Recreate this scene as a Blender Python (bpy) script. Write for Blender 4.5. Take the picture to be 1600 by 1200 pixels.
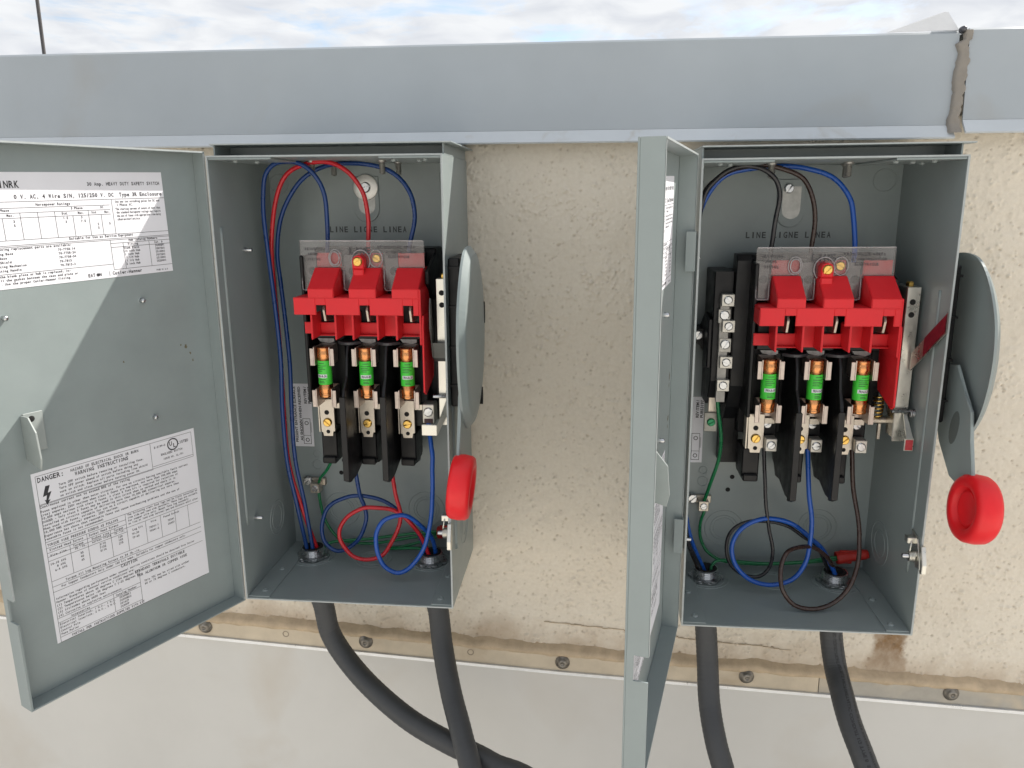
import bpy, bmesh, math, random
import numpy as np
from mathutils import Vector, Matrix, noise

# ------------------------------------------------------------------ camera, world, sun, exposure
for o in list(bpy.data.objects): bpy.data.objects.remove(o)
scn = bpy.context.scene
COL = scn.collection
CAM_POS = (0.34518, -0.83032, 0.39843)
RIGHT = Vector((0.99506605, 0.09910173, -0.00473346))
UP = Vector((-0.01843828, 0.23159285, 0.97263805))
FWD = Vector((-0.09748635, 0.96775183, -0.23227745))
cd = bpy.data.cameras.new('camera'); cam = bpy.data.objects.new('camera', cd); COL.objects.link(cam)
m = Matrix.Identity(4)
for i in range(3):
    m[i][0] = RIGHT[i]; m[i][1] = UP[i]; m[i][2] = -FWD[i]; m[i][3] = CAM_POS[i]
cam.matrix_world = m
cd.sensor_fit = 'HORIZONTAL'; cd.sensor_width = 36.0; cd.lens = 1212.2 / 1600 * 36.0
cd.clip_start = 0.01; cd.clip_end = 500
scn.camera = cam
scn.render.resolution_x = 1024; scn.render.resolution_y = 768

SUN = Vector((1.30, 1.0, 1.52)).normalized()
sun_el = math.asin(SUN.z); sun_az = math.atan2(SUN.x, SUN.y)
world = bpy.data.worlds.new('World'); scn.world = world; world.use_nodes = True
wn = world.node_tree.nodes; wl = world.node_tree.links; wn.clear()
wo = wn.new('ShaderNodeOutputWorld'); bg = wn.new('ShaderNodeBackground'); bg.inputs['Strength'].default_value = 0.1
sky = wn.new('ShaderNodeTexSky'); sky.sky_type = 'NISHITA'; sky.sun_disc = False
sky.sun_elevation = sun_el; sky.sun_rotation = sun_az; sky.air_density = 1.0; sky.dust_density = 1.0
tc = wn.new('ShaderNodeTexCoord'); sep = wn.new('ShaderNodeSeparateXYZ')
addz = wn.new('ShaderNodeMath'); addz.operation = 'ADD'; addz.inputs[1].default_value = 0.12
absz = wn.new('ShaderNodeMath'); absz.operation = 'ABSOLUTE'
dx = wn.new('ShaderNodeMath'); dx.operation = 'DIVIDE'; dy = wn.new('ShaderNodeMath'); dy.operation = 'DIVIDE'
comb = wn.new('ShaderNodeCombineXYZ')
n1 = wn.new('ShaderNodeTexNoise'); n1.inputs['Scale'].default_value = 1.6; n1.inputs['Detail'].default_value = 9; n1.inputs['Roughness'].default_value = 0.62; n1.inputs['Distortion'].default_value = 0.35
rp = wn.new('ShaderNodeValToRGB'); rp.color_ramp.elements[0].position = 0.30; rp.color_ramp.elements[1].position = 0.48
n2 = wn.new('ShaderNodeTexNoise'); n2.inputs['Scale'].default_value = 4.0; n2.inputs['Detail'].default_value = 10; n2.inputs['Distortion'].default_value = 0.5
rp2 = wn.new('ShaderNodeValToRGB')
rp2.color_ramp.elements[0].position = 0.3; rp2.color_ramp.elements[0].color = (3.9, 4.05, 4.35, 1)
rp2.color_ramp.elements[1].position = 0.62; rp2.color_ramp.elements[1].color = (4.9, 5.0, 5.12, 1)
mix = wn.new('ShaderNodeMix'); mix.data_type = 'RGBA'
wl.new(tc.outputs['Generated'], sep.inputs[0]); wl.new(sep.outputs['Z'], absz.inputs[0]); wl.new(absz.outputs[0], addz.inputs[0])
wl.new(sep.outputs['X'], dx.inputs[0]); wl.new(addz.outputs[0], dx.inputs[1])
wl.new(sep.outputs['Y'], dy.inputs[0]); wl.new(addz.outputs[0], dy.inputs[1])
wl.new(dx.outputs[0], comb.inputs[0]); wl.new(dy.outputs[0], comb.inputs[1])
wl.new(comb.outputs[0], n1.inputs['Vector']); wl.new(comb.outputs[0], n2.inputs['Vector'])
wl.new(n1.outputs['Fac'], rp.inputs[0]); wl.new(n2.outputs['Fac'], rp2.inputs[0])
wl.new(rp.outputs[0], mix.inputs['Factor']); wl.new(sky.outputs[0], mix.inputs['A']); wl.new(rp2.outputs[0], mix.inputs['B'])
wl.new(mix.outputs['Result'], bg.inputs['Color']); wl.new(bg.outputs[0], wo.inputs['Surface'])

sd = bpy.data.lights.new('sun', 'SUN'); sd.energy = 3.8; sd.angle = math.radians(0.6); sd.color = (1.0, 0.95, 0.87)
so = bpy.data.objects.new('sun', sd); COL.objects.link(so); so.location = SUN * 5
so.rotation_euler = (-SUN).to_track_quat('-Z', 'Y').to_euler()
vs = scn.view_settings; vs.view_transform = 'Standard'; vs.look = 'None'; vs.gamma = 1.0; vs.exposure = 0.92
vs.use_curve_mapping = False
scn.cycles.max_bounces = 10; scn.cycles.diffuse_bounces = 6; scn.cycles.transparent_max_bounces = 16

random.seed(7)
S = 0.001                                    # shapes below are drawn in millimetres

# ------------------------------------------------------------------ materials
MATS = {}
def mat(name, col, rough=0.5, metal=0.0, var=0.0, vscale=30.0, bump=0.0, bscale=200.0, rvar=0.0, spec=0.5, stains=None, coat=0.0, bdist=0.001):
    if name in MATS: return MATS[name]
    M = bpy.data.materials.new(name); M.use_nodes = True
    N = M.node_tree.nodes; L = M.node_tree.links; b = N['Principled BSDF']
    b.inputs['Base Color'].default_value = (*col, 1); b.inputs['Roughness'].default_value = rough; b.inputs['Metallic'].default_value = metal
    b.inputs['Specular IOR Level'].default_value = spec
    if coat: b.inputs['Coat Weight'].default_value = coat; b.inputs['Coat Roughness'].default_value = 0.15
    t = N.new('ShaderNodeTexCoord'); vec = t.outputs['Object']
    if var or rvar:
        n = N.new('ShaderNodeTexNoise'); n.inputs['Scale'].default_value = vscale; n.inputs['Detail'].default_value = 6; n.inputs['Roughness'].default_value = 0.65
        L.new(vec, n.inputs['Vector'])
    if var:
        r = N.new('ShaderNodeMapRange'); r.inputs[1].default_value = 0.3; r.inputs[2].default_value = 0.7; r.inputs[3].default_value = 1 - var; r.inputs[4].default_value = 1 + var
        L.new(n.outputs['Fac'], r.inputs[0])
        mx = N.new('ShaderNodeMix'); mx.data_type = 'RGBA'; mx.blend_type = 'MULTIPLY'; mx.inputs['Factor'].default_value = 1
        mx.inputs['A'].default_value = (*col, 1); L.new(r.outputs[0], mx.inputs['B']); L.new(mx.outputs['Result'], b.inputs['Base Color'])
        M['_colout'] = 1
        last = mx.outputs['Result']
        if stains:
            scol, sscale, lo, hi, amt = stains
            n3 = N.new('ShaderNodeTexNoise'); n3.inputs['Scale'].default_value = sscale; n3.inputs['Detail'].default_value = 7; n3.inputs['Distortion'].default_value = 0.6
            L.new(vec, n3.inputs['Vector'])
            r3 = N.new('ShaderNodeMapRange'); r3.inputs[1].default_value = lo; r3.inputs[2].default_value = hi; r3.inputs[4].default_value = amt
            L.new(n3.outputs['Fac'], r3.inputs[0])
            m3 = N.new('ShaderNodeMix'); m3.data_type = 'RGBA'; L.new(r3.outputs[0], m3.inputs['Factor']); L.new(last, m3.inputs['A'])
            m3.inputs['B'].default_value = (*scol, 1); L.new(m3.outputs['Result'], b.inputs['Base Color'])
    if rvar:
        r2 = N.new('ShaderNodeMapRange'); r2.inputs[1].default_value = 0.3; r2.inputs[2].default_value = 0.7
        r2.inputs[3].default_value = max(0.02, rough - rvar); r2.inputs[4].default_value = min(1, rough + rvar)
        L.new(n.outputs['Fac'], r2.inputs[0]); L.new(r2.outputs[0], b.inputs['Roughness'])
    if bump:
        n4 = N.new('ShaderNodeTexNoise'); n4.inputs['Scale'].default_value = bscale; n4.inputs['Detail'].default_value = 3
        L.new(vec, n4.inputs['Vector'])
        bp = N.new('ShaderNodeBump'); bp.inputs['Strength'].default_value = bump; bp.inputs['Distance'].default_value = bdist
        L.new(n4.outputs['Fac'], bp.inputs['Height']); L.new(bp.outputs[0], b.inputs['Normal'])
    MATS[name] = M
    return M

GREY = mat('grey_enclosure_paint', (0.252, 0.292, 0.291), 0.36, var=0.07, vscale=14, rvar=0.07, bump=0.05, bscale=900, stains=((0.20, 0.19, 0.15), 9, 0.66, 0.82, 0.35))
EDGE = mat('bare_sheet_edge', (0.37, 0.40, 0.40), 0.4, metal=0.0, var=0.1, vscale=120)
COPING = mat('pale_coping_paint', (0.345, 0.38, 0.41), 0.34, var=0.06, vscale=5, rvar=0.08, bump=1.0, bscale=3.2, bdist=0.02, stains=((0.31, 0.30, 0.28), 8, 0.58, 0.8, 0.6))
COPLIP = mat('skylit_drip_lip', (0.52, 0.555, 0.585), 0.4, var=0.06, vscale=12, rvar=0.06, stains=((0.4, 0.38, 0.34), 30, 0.6, 0.75, 0.6))  # paler than the coping: sky light on the lip is painted into its colour
WHITE = mat('white_flashing', (0.72, 0.72, 0.72), 0.5, var=0.08, vscale=30)
BLACK = mat('black_moulded_plastic', (0.006, 0.006, 0.007), 0.4, spec=0.32, var=0.25, vscale=60, rvar=0.12, bump=0.06, bscale=500)
RED = mat('red_moulded_plastic', (0.70, 0.022, 0.030), 0.42, spec=0.3, var=0.05, vscale=40, rvar=0.08, bump=0.04, bscale=400)
REDGRIP = mat('red_vinyl_grip', (0.78, 0.014, 0.020), 0.38, spec=0.4, var=0.06, vscale=30, rvar=0.08, bump=0.05, bscale=500)
TIN = mat('tinned_plate', (0.55, 0.50, 0.43), 0.4, metal=0.95, var=0.16, vscale=160, rvar=0.12, bump=0.15, bscale=900)
ZINC = mat('zinc_plate', (0.66, 0.645, 0.59), 0.33, metal=0.95, var=0.12, vscale=70, rvar=0.12)
STEEL = mat('zinc_steel', (0.55, 0.56, 0.57), 0.3, metal=1.0, var=0.12, vscale=200, rvar=0.1)
BRASS = mat('brass', (0.72, 0.47, 0.13), 0.3, metal=1.0, var=0.12, vscale=200, rvar=0.1)
COPPER = mat('copper_ferrule', (0.67, 0.30, 0.12), 0.27, metal=1.0, var=0.18, vscale=150, rvar=0.1)
GREEN = mat('green_fuse_label', (0.06, 0.60, 0.05), 0.4, var=0.05, vscale=80)
PAPER = mat('white_label_paper', (0.76, 0.76, 0.80), 0.55, var=0.03, vscale=20, bump=0.05, bscale=60)
INK = mat('black_ink', (0.03, 0.03, 0.035), 0.6)
INKGREY = mat('faded_ink', (0.055, 0.062, 0.065), 0.6)
EMBOSS = mat('moulded_letters', (0.045, 0.04, 0.045), 0.35)
DARK = mat('dark_hole', (0.008, 0.008, 0.008), 0.8)
W_BLUE = mat('blue_insulation', (0.006, 0.04, 0.17), 0.3, var=0.1, vscale=60, rvar=0.08)
W_BRIGHT = mat('bright_blue_insulation', (0.008, 0.075, 0.36), 0.3, var=0.1, vscale=60, rvar=0.08)
W_RED = mat('red_insulation', (0.50, 0.012, 0.022), 0.3, var=0.1, vscale=60, rvar=0.08)
W_GREEN = mat('green_insulation', (0.007, 0.16, 0.055), 0.3, var=0.1, vscale=60, rvar=0.08)
W_BLACK = mat('black_insulation', (0.016, 0.016, 0.020), 0.27, var=0.2, vscale=60, rvar=0.1)
W_BROWN = mat('brown_insulation', (0.036, 0.019, 0.015), 0.27, var=0.25, vscale=90, rvar=0.1)
HOSE = mat('grey_conduit_jacket', (0.043, 0.045, 0.048), 0.5, var=0.14, vscale=25, rvar=0.1, bump=0.1, bscale=350)
TANPAINT = mat('tan_painted_bar', (0.54, 0.46, 0.345), 0.55, var=0.12, vscale=25, bump=0.25, bscale=120, stains=((0.29, 0.20, 0.115), 16, 0.55, 0.74, 0.55))
SEALANT = mat('grey_brown_sealant', (0.25, 0.225, 0.195), 0.6, var=0.10, vscale=60, bump=0.5, bscale=160)
CAULK = mat('tan_caulk', (0.47, 0.365, 0.245), 0.6, var=0.18, vscale=60, bump=0.5, bscale=160)
ALU = mat('bare_aluminium', (0.74, 0.75, 0.76), 0.35, metal=0.5, var=0.12, vscale=50, rvar=0.1)
MEMB = mat('beige_membrane', (0.585, 0.57, 0.535), 0.5, var=0.04, vscale=6, rvar=0.08, bump=0.5, bscale=7, bdist=0.006, stains=((0.47, 0.40, 0.31), 5, 0.56, 0.78, 0.5))
DECK = mat('pale_roof_deck', (0.68, 0.645, 0.585), 0.8, var=0.12, vscale=2.5, bump=0.2, bscale=40)
REFLECT = mat('dark_red_tape', (0.17, 0.012, 0.022), 0.35, var=0.2, vscale=300)
REFLECT2 = mat('red_tag_tape', (0.45, 0.04, 0.05), 0.4, var=0.2, vscale=300)
WIRENUT = mat('red_wire_nut', (0.42, 0.022, 0.015), 0.4, var=0.1, vscale=100)
ROD = mat('dark_rod', (0.06, 0.055, 0.055), 0.5, var=0.2, vscale=30)

def clear_mat():
    M = bpy.data.materials.new('clear_plastic'); M.use_nodes = True
    N = M.node_tree.nodes; L = M.node_tree.links; N.clear()
    out = N.new('ShaderNodeOutputMaterial'); tr = N.new('ShaderNodeBsdfTransparent'); tr.inputs[0].default_value = (0.90, 0.89, 0.89, 1)
    gl = N.new('ShaderNodeBsdfGlossy'); gl.inputs['Roughness'].default_value = 0.12
    df = N.new('ShaderNodeBsdfDiffuse'); df.inputs[0].default_value = (0.75, 0.72, 0.73, 1)
    fr = N.new('ShaderNodeFresnel'); fr.inputs[0].default_value = 1.5
    m1 = N.new('ShaderNodeMixShader'); m2 = N.new('ShaderNodeMixShader')
    n = N.new('ShaderNodeTexNoise'); n.inputs['Scale'].default_value = 60; n.inputs['Detail'].default_value = 5
    t = N.new('ShaderNodeTexCoord'); L.new(t.outputs['Object'], n.inputs['Vector'])
    r = N.new('ShaderNodeMapRange'); r.inputs[1].default_value = 0.35; r.inputs[2].default_value = 0.75; r.inputs[3].default_value = 0.03; r.inputs[4].default_value = 0.12
    L.new(n.outputs['Fac'], r.inputs[0]); L.new(r.outputs[0], m1.inputs[0])
    L.new(tr.outputs[0], m1.inputs[1]); L.new(df.outputs[0], m1.inputs[2])
    L.new(fr.outputs[0], m2.inputs[0]); L.new(m1.outputs[0], m2.inputs[1]); L.new(gl.outputs[0], m2.inputs[2]); L.new(m2.outputs[0], out.inputs[0])
    return M
CLEAR = clear_mat()
FROST = clear_mat(); FROST.name = 'clear_plastic_edge'
for n_ in FROST.node_tree.nodes:
    if n_.type == 'MAP_RANGE': n_.inputs[3].default_value = 0.25; n_.inputs[4].default_value = 0.5
    if n_.type == 'BSDF_GLOSSY': n_.inputs['Roughness'].default_value = 0.08

def stucco_mat():
    M = bpy.data.materials.new('tan_stucco'); M.use_nodes = True
    N = M.node_tree.nodes; L = M.node_tree.links; b = N['Principled BSDF']; b.inputs['Roughness'].default_value = 0.75; b.inputs['Specular IOR Level'].default_value = 0.25
    t = N.new('ShaderNodeTexCoord'); v = t.outputs['Object']
    def noise_(sc, det=5, dist=0.0, rough=0.6):
        n = N.new('ShaderNodeTexNoise'); n.inputs['Scale'].default_value = sc; n.inputs['Detail'].default_value = det; n.inputs['Distortion'].default_value = dist; n.inputs['Roughness'].default_value = rough
        L.new(v, n.inputs['Vector']); return n.outputs['Fac']
    def rng(src, a, b_, c, d):
        r = N.new('ShaderNodeMapRange'); r.inputs[1].default_value = a; r.inputs[2].default_value = b_; r.inputs[3].default_value = c; r.inputs[4].default_value = d; L.new(src, r.inputs[0]); return r.outputs[0]
    def math_(op, a, b_):
        n = N.new('ShaderNodeMath'); n.operation = op
        for i, x in enumerate((a, b_)):
            if isinstance(x, (int, float)): n.inputs[i].default_value = x
            else: L.new(x, n.inputs[i])
        return n.outputs[0]
    def mixc(f, a, b_):
        n = N.new('ShaderNodeMix'); n.data_type = 'RGBA'
        for k, x in (('Factor', f), ('A', a), ('B', b_)):
            if isinstance(x, (int, float)): n.inputs[k].default_value = x
            elif isinstance(x, tuple): n.inputs[k].default_value = (*x, 1)
            else: L.new(x, n.inputs[k])
        return n.outputs['Result']
    c = mixc(rng(noise_(6, 5), 0.3, 0.7, 0, 1), (0.68, 0.615, 0.515), (0.735, 0.675, 0.575))
    c = mixc(rng(noise_(260, 3), 0.35, 0.7, 0, 0.25), c, (0.56, 0.485, 0.38))
    # weathered brown staining along the foot of the wall, and the runoff mark below a box
    sp = N.new('ShaderNodeSeparateXYZ'); L.new(v, sp.inputs[0])
    wob = math_('MULTIPLY', math_('SUBTRACT', noise_(22, 6, 0.5), 0.5), 0.09)
    foot = math_('ADD', math_('ADD', sp.outputs['Z'], math_('MULTIPLY', sp.outputs['X'], 0.045)), wob)
    c = mixc(math_('MULTIPLY', rng(foot, -0.11, -0.07, 0.6, 0.0), rng(noise_(15, 5), 0.35, 0.65, 0.45, 1.0)), c, (0.32, 0.215, 0.125))
    wx = math_('ADD', sp.outputs['X'], math_('MULTIPLY', math_('SUBTRACT', noise_(35, 4), 0.5), 0.03))
    px = math_('MULTIPLY', rng(math_('ADD', wx, math_('MULTIPLY', sp.outputs['Z'], -0.12)), 0.682, 0.690, 0, 1), rng(wx, 0.711, 0.716, 1, 0))
    px = math_('MULTIPLY', px, rng(math_('ADD', sp.outputs['Z'], wob), -0.15, -0.10, 0.35, 1))
    px = math_('MULTIPLY', px, rng(sp.outputs['Z'], 0.0, 0.03, 1, 0))
    c = mixc(math_('MULTIPLY', px, rng(noise_(60, 6), 0.3, 0.6, 0.6, 1.0)), c, (0.25, 0.155, 0.08))
    cav = N.new('ShaderNodeAttribute'); cav.attribute_name = 'cavity_shade'  # shade in the pits and hollows, painted into the stucco colour
    c = mixc(math_('MULTIPLY', cav.outputs['Fac'], 0.5), c, (0.30, 0.235, 0.17))
    # fine sandy grain; the sprayed grains and pits are geometry
    h = math_('ADD', noise_(700, 3), math_('MULTIPLY', noise_(260, 3), 0.8))
    bp = N.new('ShaderNodeBump'); bp.inputs['Strength'].default_value = 0.5; bp.inputs['Distance'].default_value = 0.0006; L.new(h, bp.inputs['Height'])
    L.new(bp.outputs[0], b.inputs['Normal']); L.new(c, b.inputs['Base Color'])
    return M
STUCCO = stucco_mat()

# ------------------------------------------------------------------ mesh helpers
class MB:
    """collects shapes in millimetres; local axes are u right, v up, d out of the wall (x, z, -y)"""
    def __init__(s): s.bm = bmesh.new()
    def _P(s, p): return Vector((p[0] * S, -p[2] * S, p[1] * S))
    def box(s, u0, u1, v0, v1, d0, d1, bev=0.0, seg=1):
        bm = s.bm
        vs = [bm.verts.new(s._P((u, v, d))) for d in (d0, d1) for v in (v0, v1) for u in (u0, u1)]
        fs = [(0, 2, 3, 1), (4, 5, 7, 6), (0, 1, 5, 4), (2, 6, 7, 3), (0, 4, 6, 2), (1, 3, 7, 5)]
        faces = [bm.faces.new([vs[i] for i in f]) for f in fs]
        if bev:
            es = list({e for f in faces for e in f.edges})
            bmesh.ops.bevel(bm, geom=es, offset=bev * S, segments=seg, profile=0.5, affect='EDGES')
        return s
    def prism(s, pts, axis, a0, a1, bev=0.0):
        """pts: 2D outline; axis 'u': pts=(v,d); 'd': pts=(u,v); 'v': pts=(u,d)"""
        def mk(p, a):
            return {'u': (a, p[0], p[1]), 'd': (p[0], p[1], a), 'v': (p[0], a, p[1])}[axis]
        bm = s.bm
        A = [bm.verts.new(s._P(mk(p, a0))) for p in pts]; B = [bm.verts.new(s._P(mk(p, a1))) for p in pts]
        n = len(pts); faces = [bm.faces.new(A), bm.faces.new(B[::-1])]
        for i in range(n): faces.append(bm.faces.new([A[i], B[i], B[(i + 1) % n], A[(i + 1) % n]]))
        if bev:
            es = list({e for f in faces[:2] for e in f.edges})
            bmesh.ops.bevel(bm, geom=es, offset=bev * S, segments=1, profile=0.5, affect='EDGES')
        return s
    def hexa(s, a, b):
        """two quads (lists of 4 points) bridged"""
        bm = s.bm
        A = [bm.verts.new(s._P(p)) for p in a]; B = [bm.verts.new(s._P(p)) for p in b]
        bm.faces.new(A); bm.faces.new(B[::-1])
        for i in range(4): bm.faces.new([A[i], B[i], B[(i + 1) % 4], A[(i + 1) % 4]])
        return s
    def lathe(s, prof, origin, axis, n=20, smooth=True):
        """prof: list of (r, h) along axis vector (in u,v,d)"""
        ax = Vector(axis).normalized(); t = Vector((0, 0, 1)) if abs(ax.z) < 0.9 else Vector((1, 0, 0))
        e1 = ax.cross(t).normalized(); e2 = ax.cross(e1); o = Vector(origin); bm = s.bm
        rings = []
        for r, h in prof:
            if r < 1e-6: rings.append([bm.verts.new(s._P(o + ax * h))])
            else: rings.append([bm.verts.new(s._P(o + ax * h + e1 * (r * math.cos(2 * math.pi * k / n)) + e2 * (r * math.sin(2 * math.pi * k / n)))) for k in range(n)])
        for a, b in zip(rings, rings[1:]):
            for k in range(n):
                k2 = (k + 1) % n
                if len(a) == 1 and len(b) == 1: continue
                if len(a) == 1: f = bm.faces.new([a[0], b[k], b[k2]])
                elif len(b) == 1: f = bm.faces.new([a[k], b[0], a[k2]])
                else: f = bm.faces.new([a[k], b[k], b[k2], a[k2]])
                f.smooth = smooth
        return s
    def tube(s, pts, r, n=10, sub=6, caps=True, wob=0.0):
        P = [Vector(p) for p in pts]; Q = []
        P2 = [2 * P[0] - P[1]] + P + [2 * P[-1] - P[-2]]
        for i in range(1, len(P2) - 2):
            p0, p1, p2, p3 = P2[i - 1:i + 3]
            for k in range(sub):
                t = k / sub
                Q.append(0.5 * ((2 * p1) + (p2 - p0) * t + (2 * p0 - 5 * p1 + 4 * p2 - p3) * t * t + (3 * p1 - p0 - 3 * p2 + p3) * t ** 3))
        Q.append(P[-1]); bm = s.bm
        if wob:
            sd_ = P[0].x * 0.37 + P[0].z
            Q = [q + Vector([wob * noise.noise(Vector((i_ * 0.16, sd_, ax_ * 9.1))) for ax_ in range(3)]) * min(1, i_ / 5, (len(Q) - 1 - i_) / 5) for i_, q in enumerate(Q)]
        nrm = None; rings = []
        for i, q in enumerate(Q):
            tg = (Q[min(i + 1, len(Q) - 1)] - Q[max(i - 1, 0)]).normalized()
            if nrm is None:
                a = Vector((0, 0, 1)) if abs(tg.z) < 0.8 else Vector((1, 0, 0)); nrm = (a - tg * a.dot(tg)).normalized()
            else: nrm = (nrm - tg * nrm.dot(tg)).normalized()
            bn = tg.cross(nrm); rr = r(i / (len(Q) - 1)) if callable(r) else r
            rings.append([bm.verts.new(s._P(q + nrm * (rr * math.cos(2 * math.pi * k / n)) + bn * (rr * math.sin(2 * math.pi * k / n)))) for k in range(n)])
        for a, b in zip(rings, rings[1:]):
            for k in range(n):
                f = bm.faces.new([a[k], b[k], b[(k + 1) % n], a[(k + 1) % n]]); f.smooth = True
        if caps: bm.faces.new(rings[0][::-1]); bm.faces.new(rings[-1])
        return s
    def ring(s, c, R, r, axis, n=28, m=6):
        prof = [(R + r * math.cos(2 * math.pi * k / m), r * math.sin(2 * math.pi * k / m)) for k in range(m + 1)]
        return s.lathe(prof, c, axis, n)
    def screw(s, c, R, axis, h=1.6, slot=True, ang=0.6, n=18):
        """slotted pan-head screw: two half-discs either side of a recessed slot"""
        ax = Vector(axis).normalized(); t = Vector((0, 0, 1)) if abs(ax.z) < 0.9 else Vector((0, 1, 0))
        e1 = ax.cross(t).normalized(); e2 = ax.cross(e1)
        g1 = e1 * math.cos(ang) + e2 * math.sin(ang); g2 = ax.cross(g1); o = Vector(c); bm = s.bm
        w = R * 0.16
        s.lathe([(R, 0), (R, h * 0.45), (R * 0.96, h * 0.5), (0, h * 0.5)], c, axis, n)
        for sg in (-1, 1):
            a0 = math.asin(w / R); pts = [math.pi * i / 8 * (1 - 2 * a0 / math.pi) + a0 for i in range(9)]
            lo = []; hi = []; top = []
            for a in pts:
                d = g1 * (R * 0.97 * math.cos(a)) + g2 * (sg * R * 0.97 * math.sin(a)); d2 = g1 * (R * 0.8 * math.cos(a)) + g2 * (sg * max(w, R * 0.8 * math.sin(a)))
                lo.append(bm.verts.new(s._P(o + d + ax * h * 0.5))); hi.append(bm.verts.new(s._P(o + d2 + ax * h)))
            for i in range(8): bm.faces.new([lo[i], lo[i + 1], hi[i + 1], hi[i]])
            bm.faces.new([lo[0], hi[0], hi[8], lo[8]]); bm.faces.new(hi)
        return s
    def mono(s, txt, size, fn, align='L', adv=0.62, fill=0.86):
        """typewriter setting: every character centred in an equal cell"""
        w = len(txt) * adv * size; off = {'L': 0, 'C': -w / 2, 'R': -w}[align]
        for i, ch in enumerate(txt):
            if ch == ' ': continue
            vs, fs, gw = glyphs(ch); x0 = min(v[0] for v in vs); g = gw - x0
            k = min(1.15, adv * fill / max(g, 1e-6)); cx = off + (i + 0.5) * adv * size
            bv = [s.bm.verts.new(s._P(fn(cx + (x - x0 - g / 2) * k * size, y * size))) for x, y in vs]
            for f in fs:
                try: s.bm.faces.new([bv[j] for j in f])
                except ValueError: pass
        return s
    def add_text(s, txt, size, fn, align='L', width=None):
        vs, fs, w = glyphs(txt)
        k = size if width is None else width / max(w, 1e-6)
        off = {'L': 0, 'C': -w / 2, 'R': -w}[align]
        bv = [s.bm.verts.new(s._P(fn((x + off) * (k if width else size), y * size))) for x, y in vs]
        for f in fs:
            try: s.bm.faces.new([bv[i] for i in f])
            except ValueError: pass
        return s
    def build(s, name, material, parent=None, key=None, smooth=False, recalc=True):
        if recalc: bmesh.ops.recalc_face_normals(s.bm, faces=s.bm.faces)
        me = bpy.data.meshes.new(name); s.bm.to_mesh(me); s.bm.free(); me.materials.append(material)
        if smooth:
            for p in me.polygons: p.use_smooth = True
        return link(name, me, parent)

def link(name, me, parent=None):
    o = bpy.data.objects.new(name, me); COL.objects.link(o)
    if parent is not None: o.parent = parent
    return o

GL = {}; BOLD = 0.028
def glyphs(txt):
    if txt in GL: return GL[txt]
    cu = bpy.data.curves.new('t', 'FONT'); cu.body = txt; cu.size = 1.0; cu.resolution_u = 2; cu.fill_mode = 'FRONT'; cu.offset = BOLD
    ob = bpy.data.objects.new('t', cu)
    COL.objects.link(ob); dg = bpy.context.evaluated_depsgraph_get(); ev = ob.evaluated_get(dg)
    me = ev.to_mesh()
    vs = [(v.co.x, v.co.y) for v in me.vertices]; fs = [tuple(p.vertices) for p in me.polygons]
    ev.to_mesh_clear(); bpy.data.objects.remove(ob); bpy.data.curves.remove(cu)
    w = max([v[0] for v in vs], default=0.0)
    GL[txt] = (vs, fs, w); return GL[txt]

def tag(o, label, cat, group=None, kind=None):
    if label: o['label'] = label
    if cat: o['category'] = cat
    if group: o['group'] = group
    if kind: o['kind'] = kind
    return o
def empty(name, loc=(0, 0, 0), rot=(0, 0, 0)):
    o = bpy.data.objects.new(name, None); COL.objects.link(o); o.location = loc; o.rotation_euler = rot; o.empty_display_size = 0.05
    return o

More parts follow.
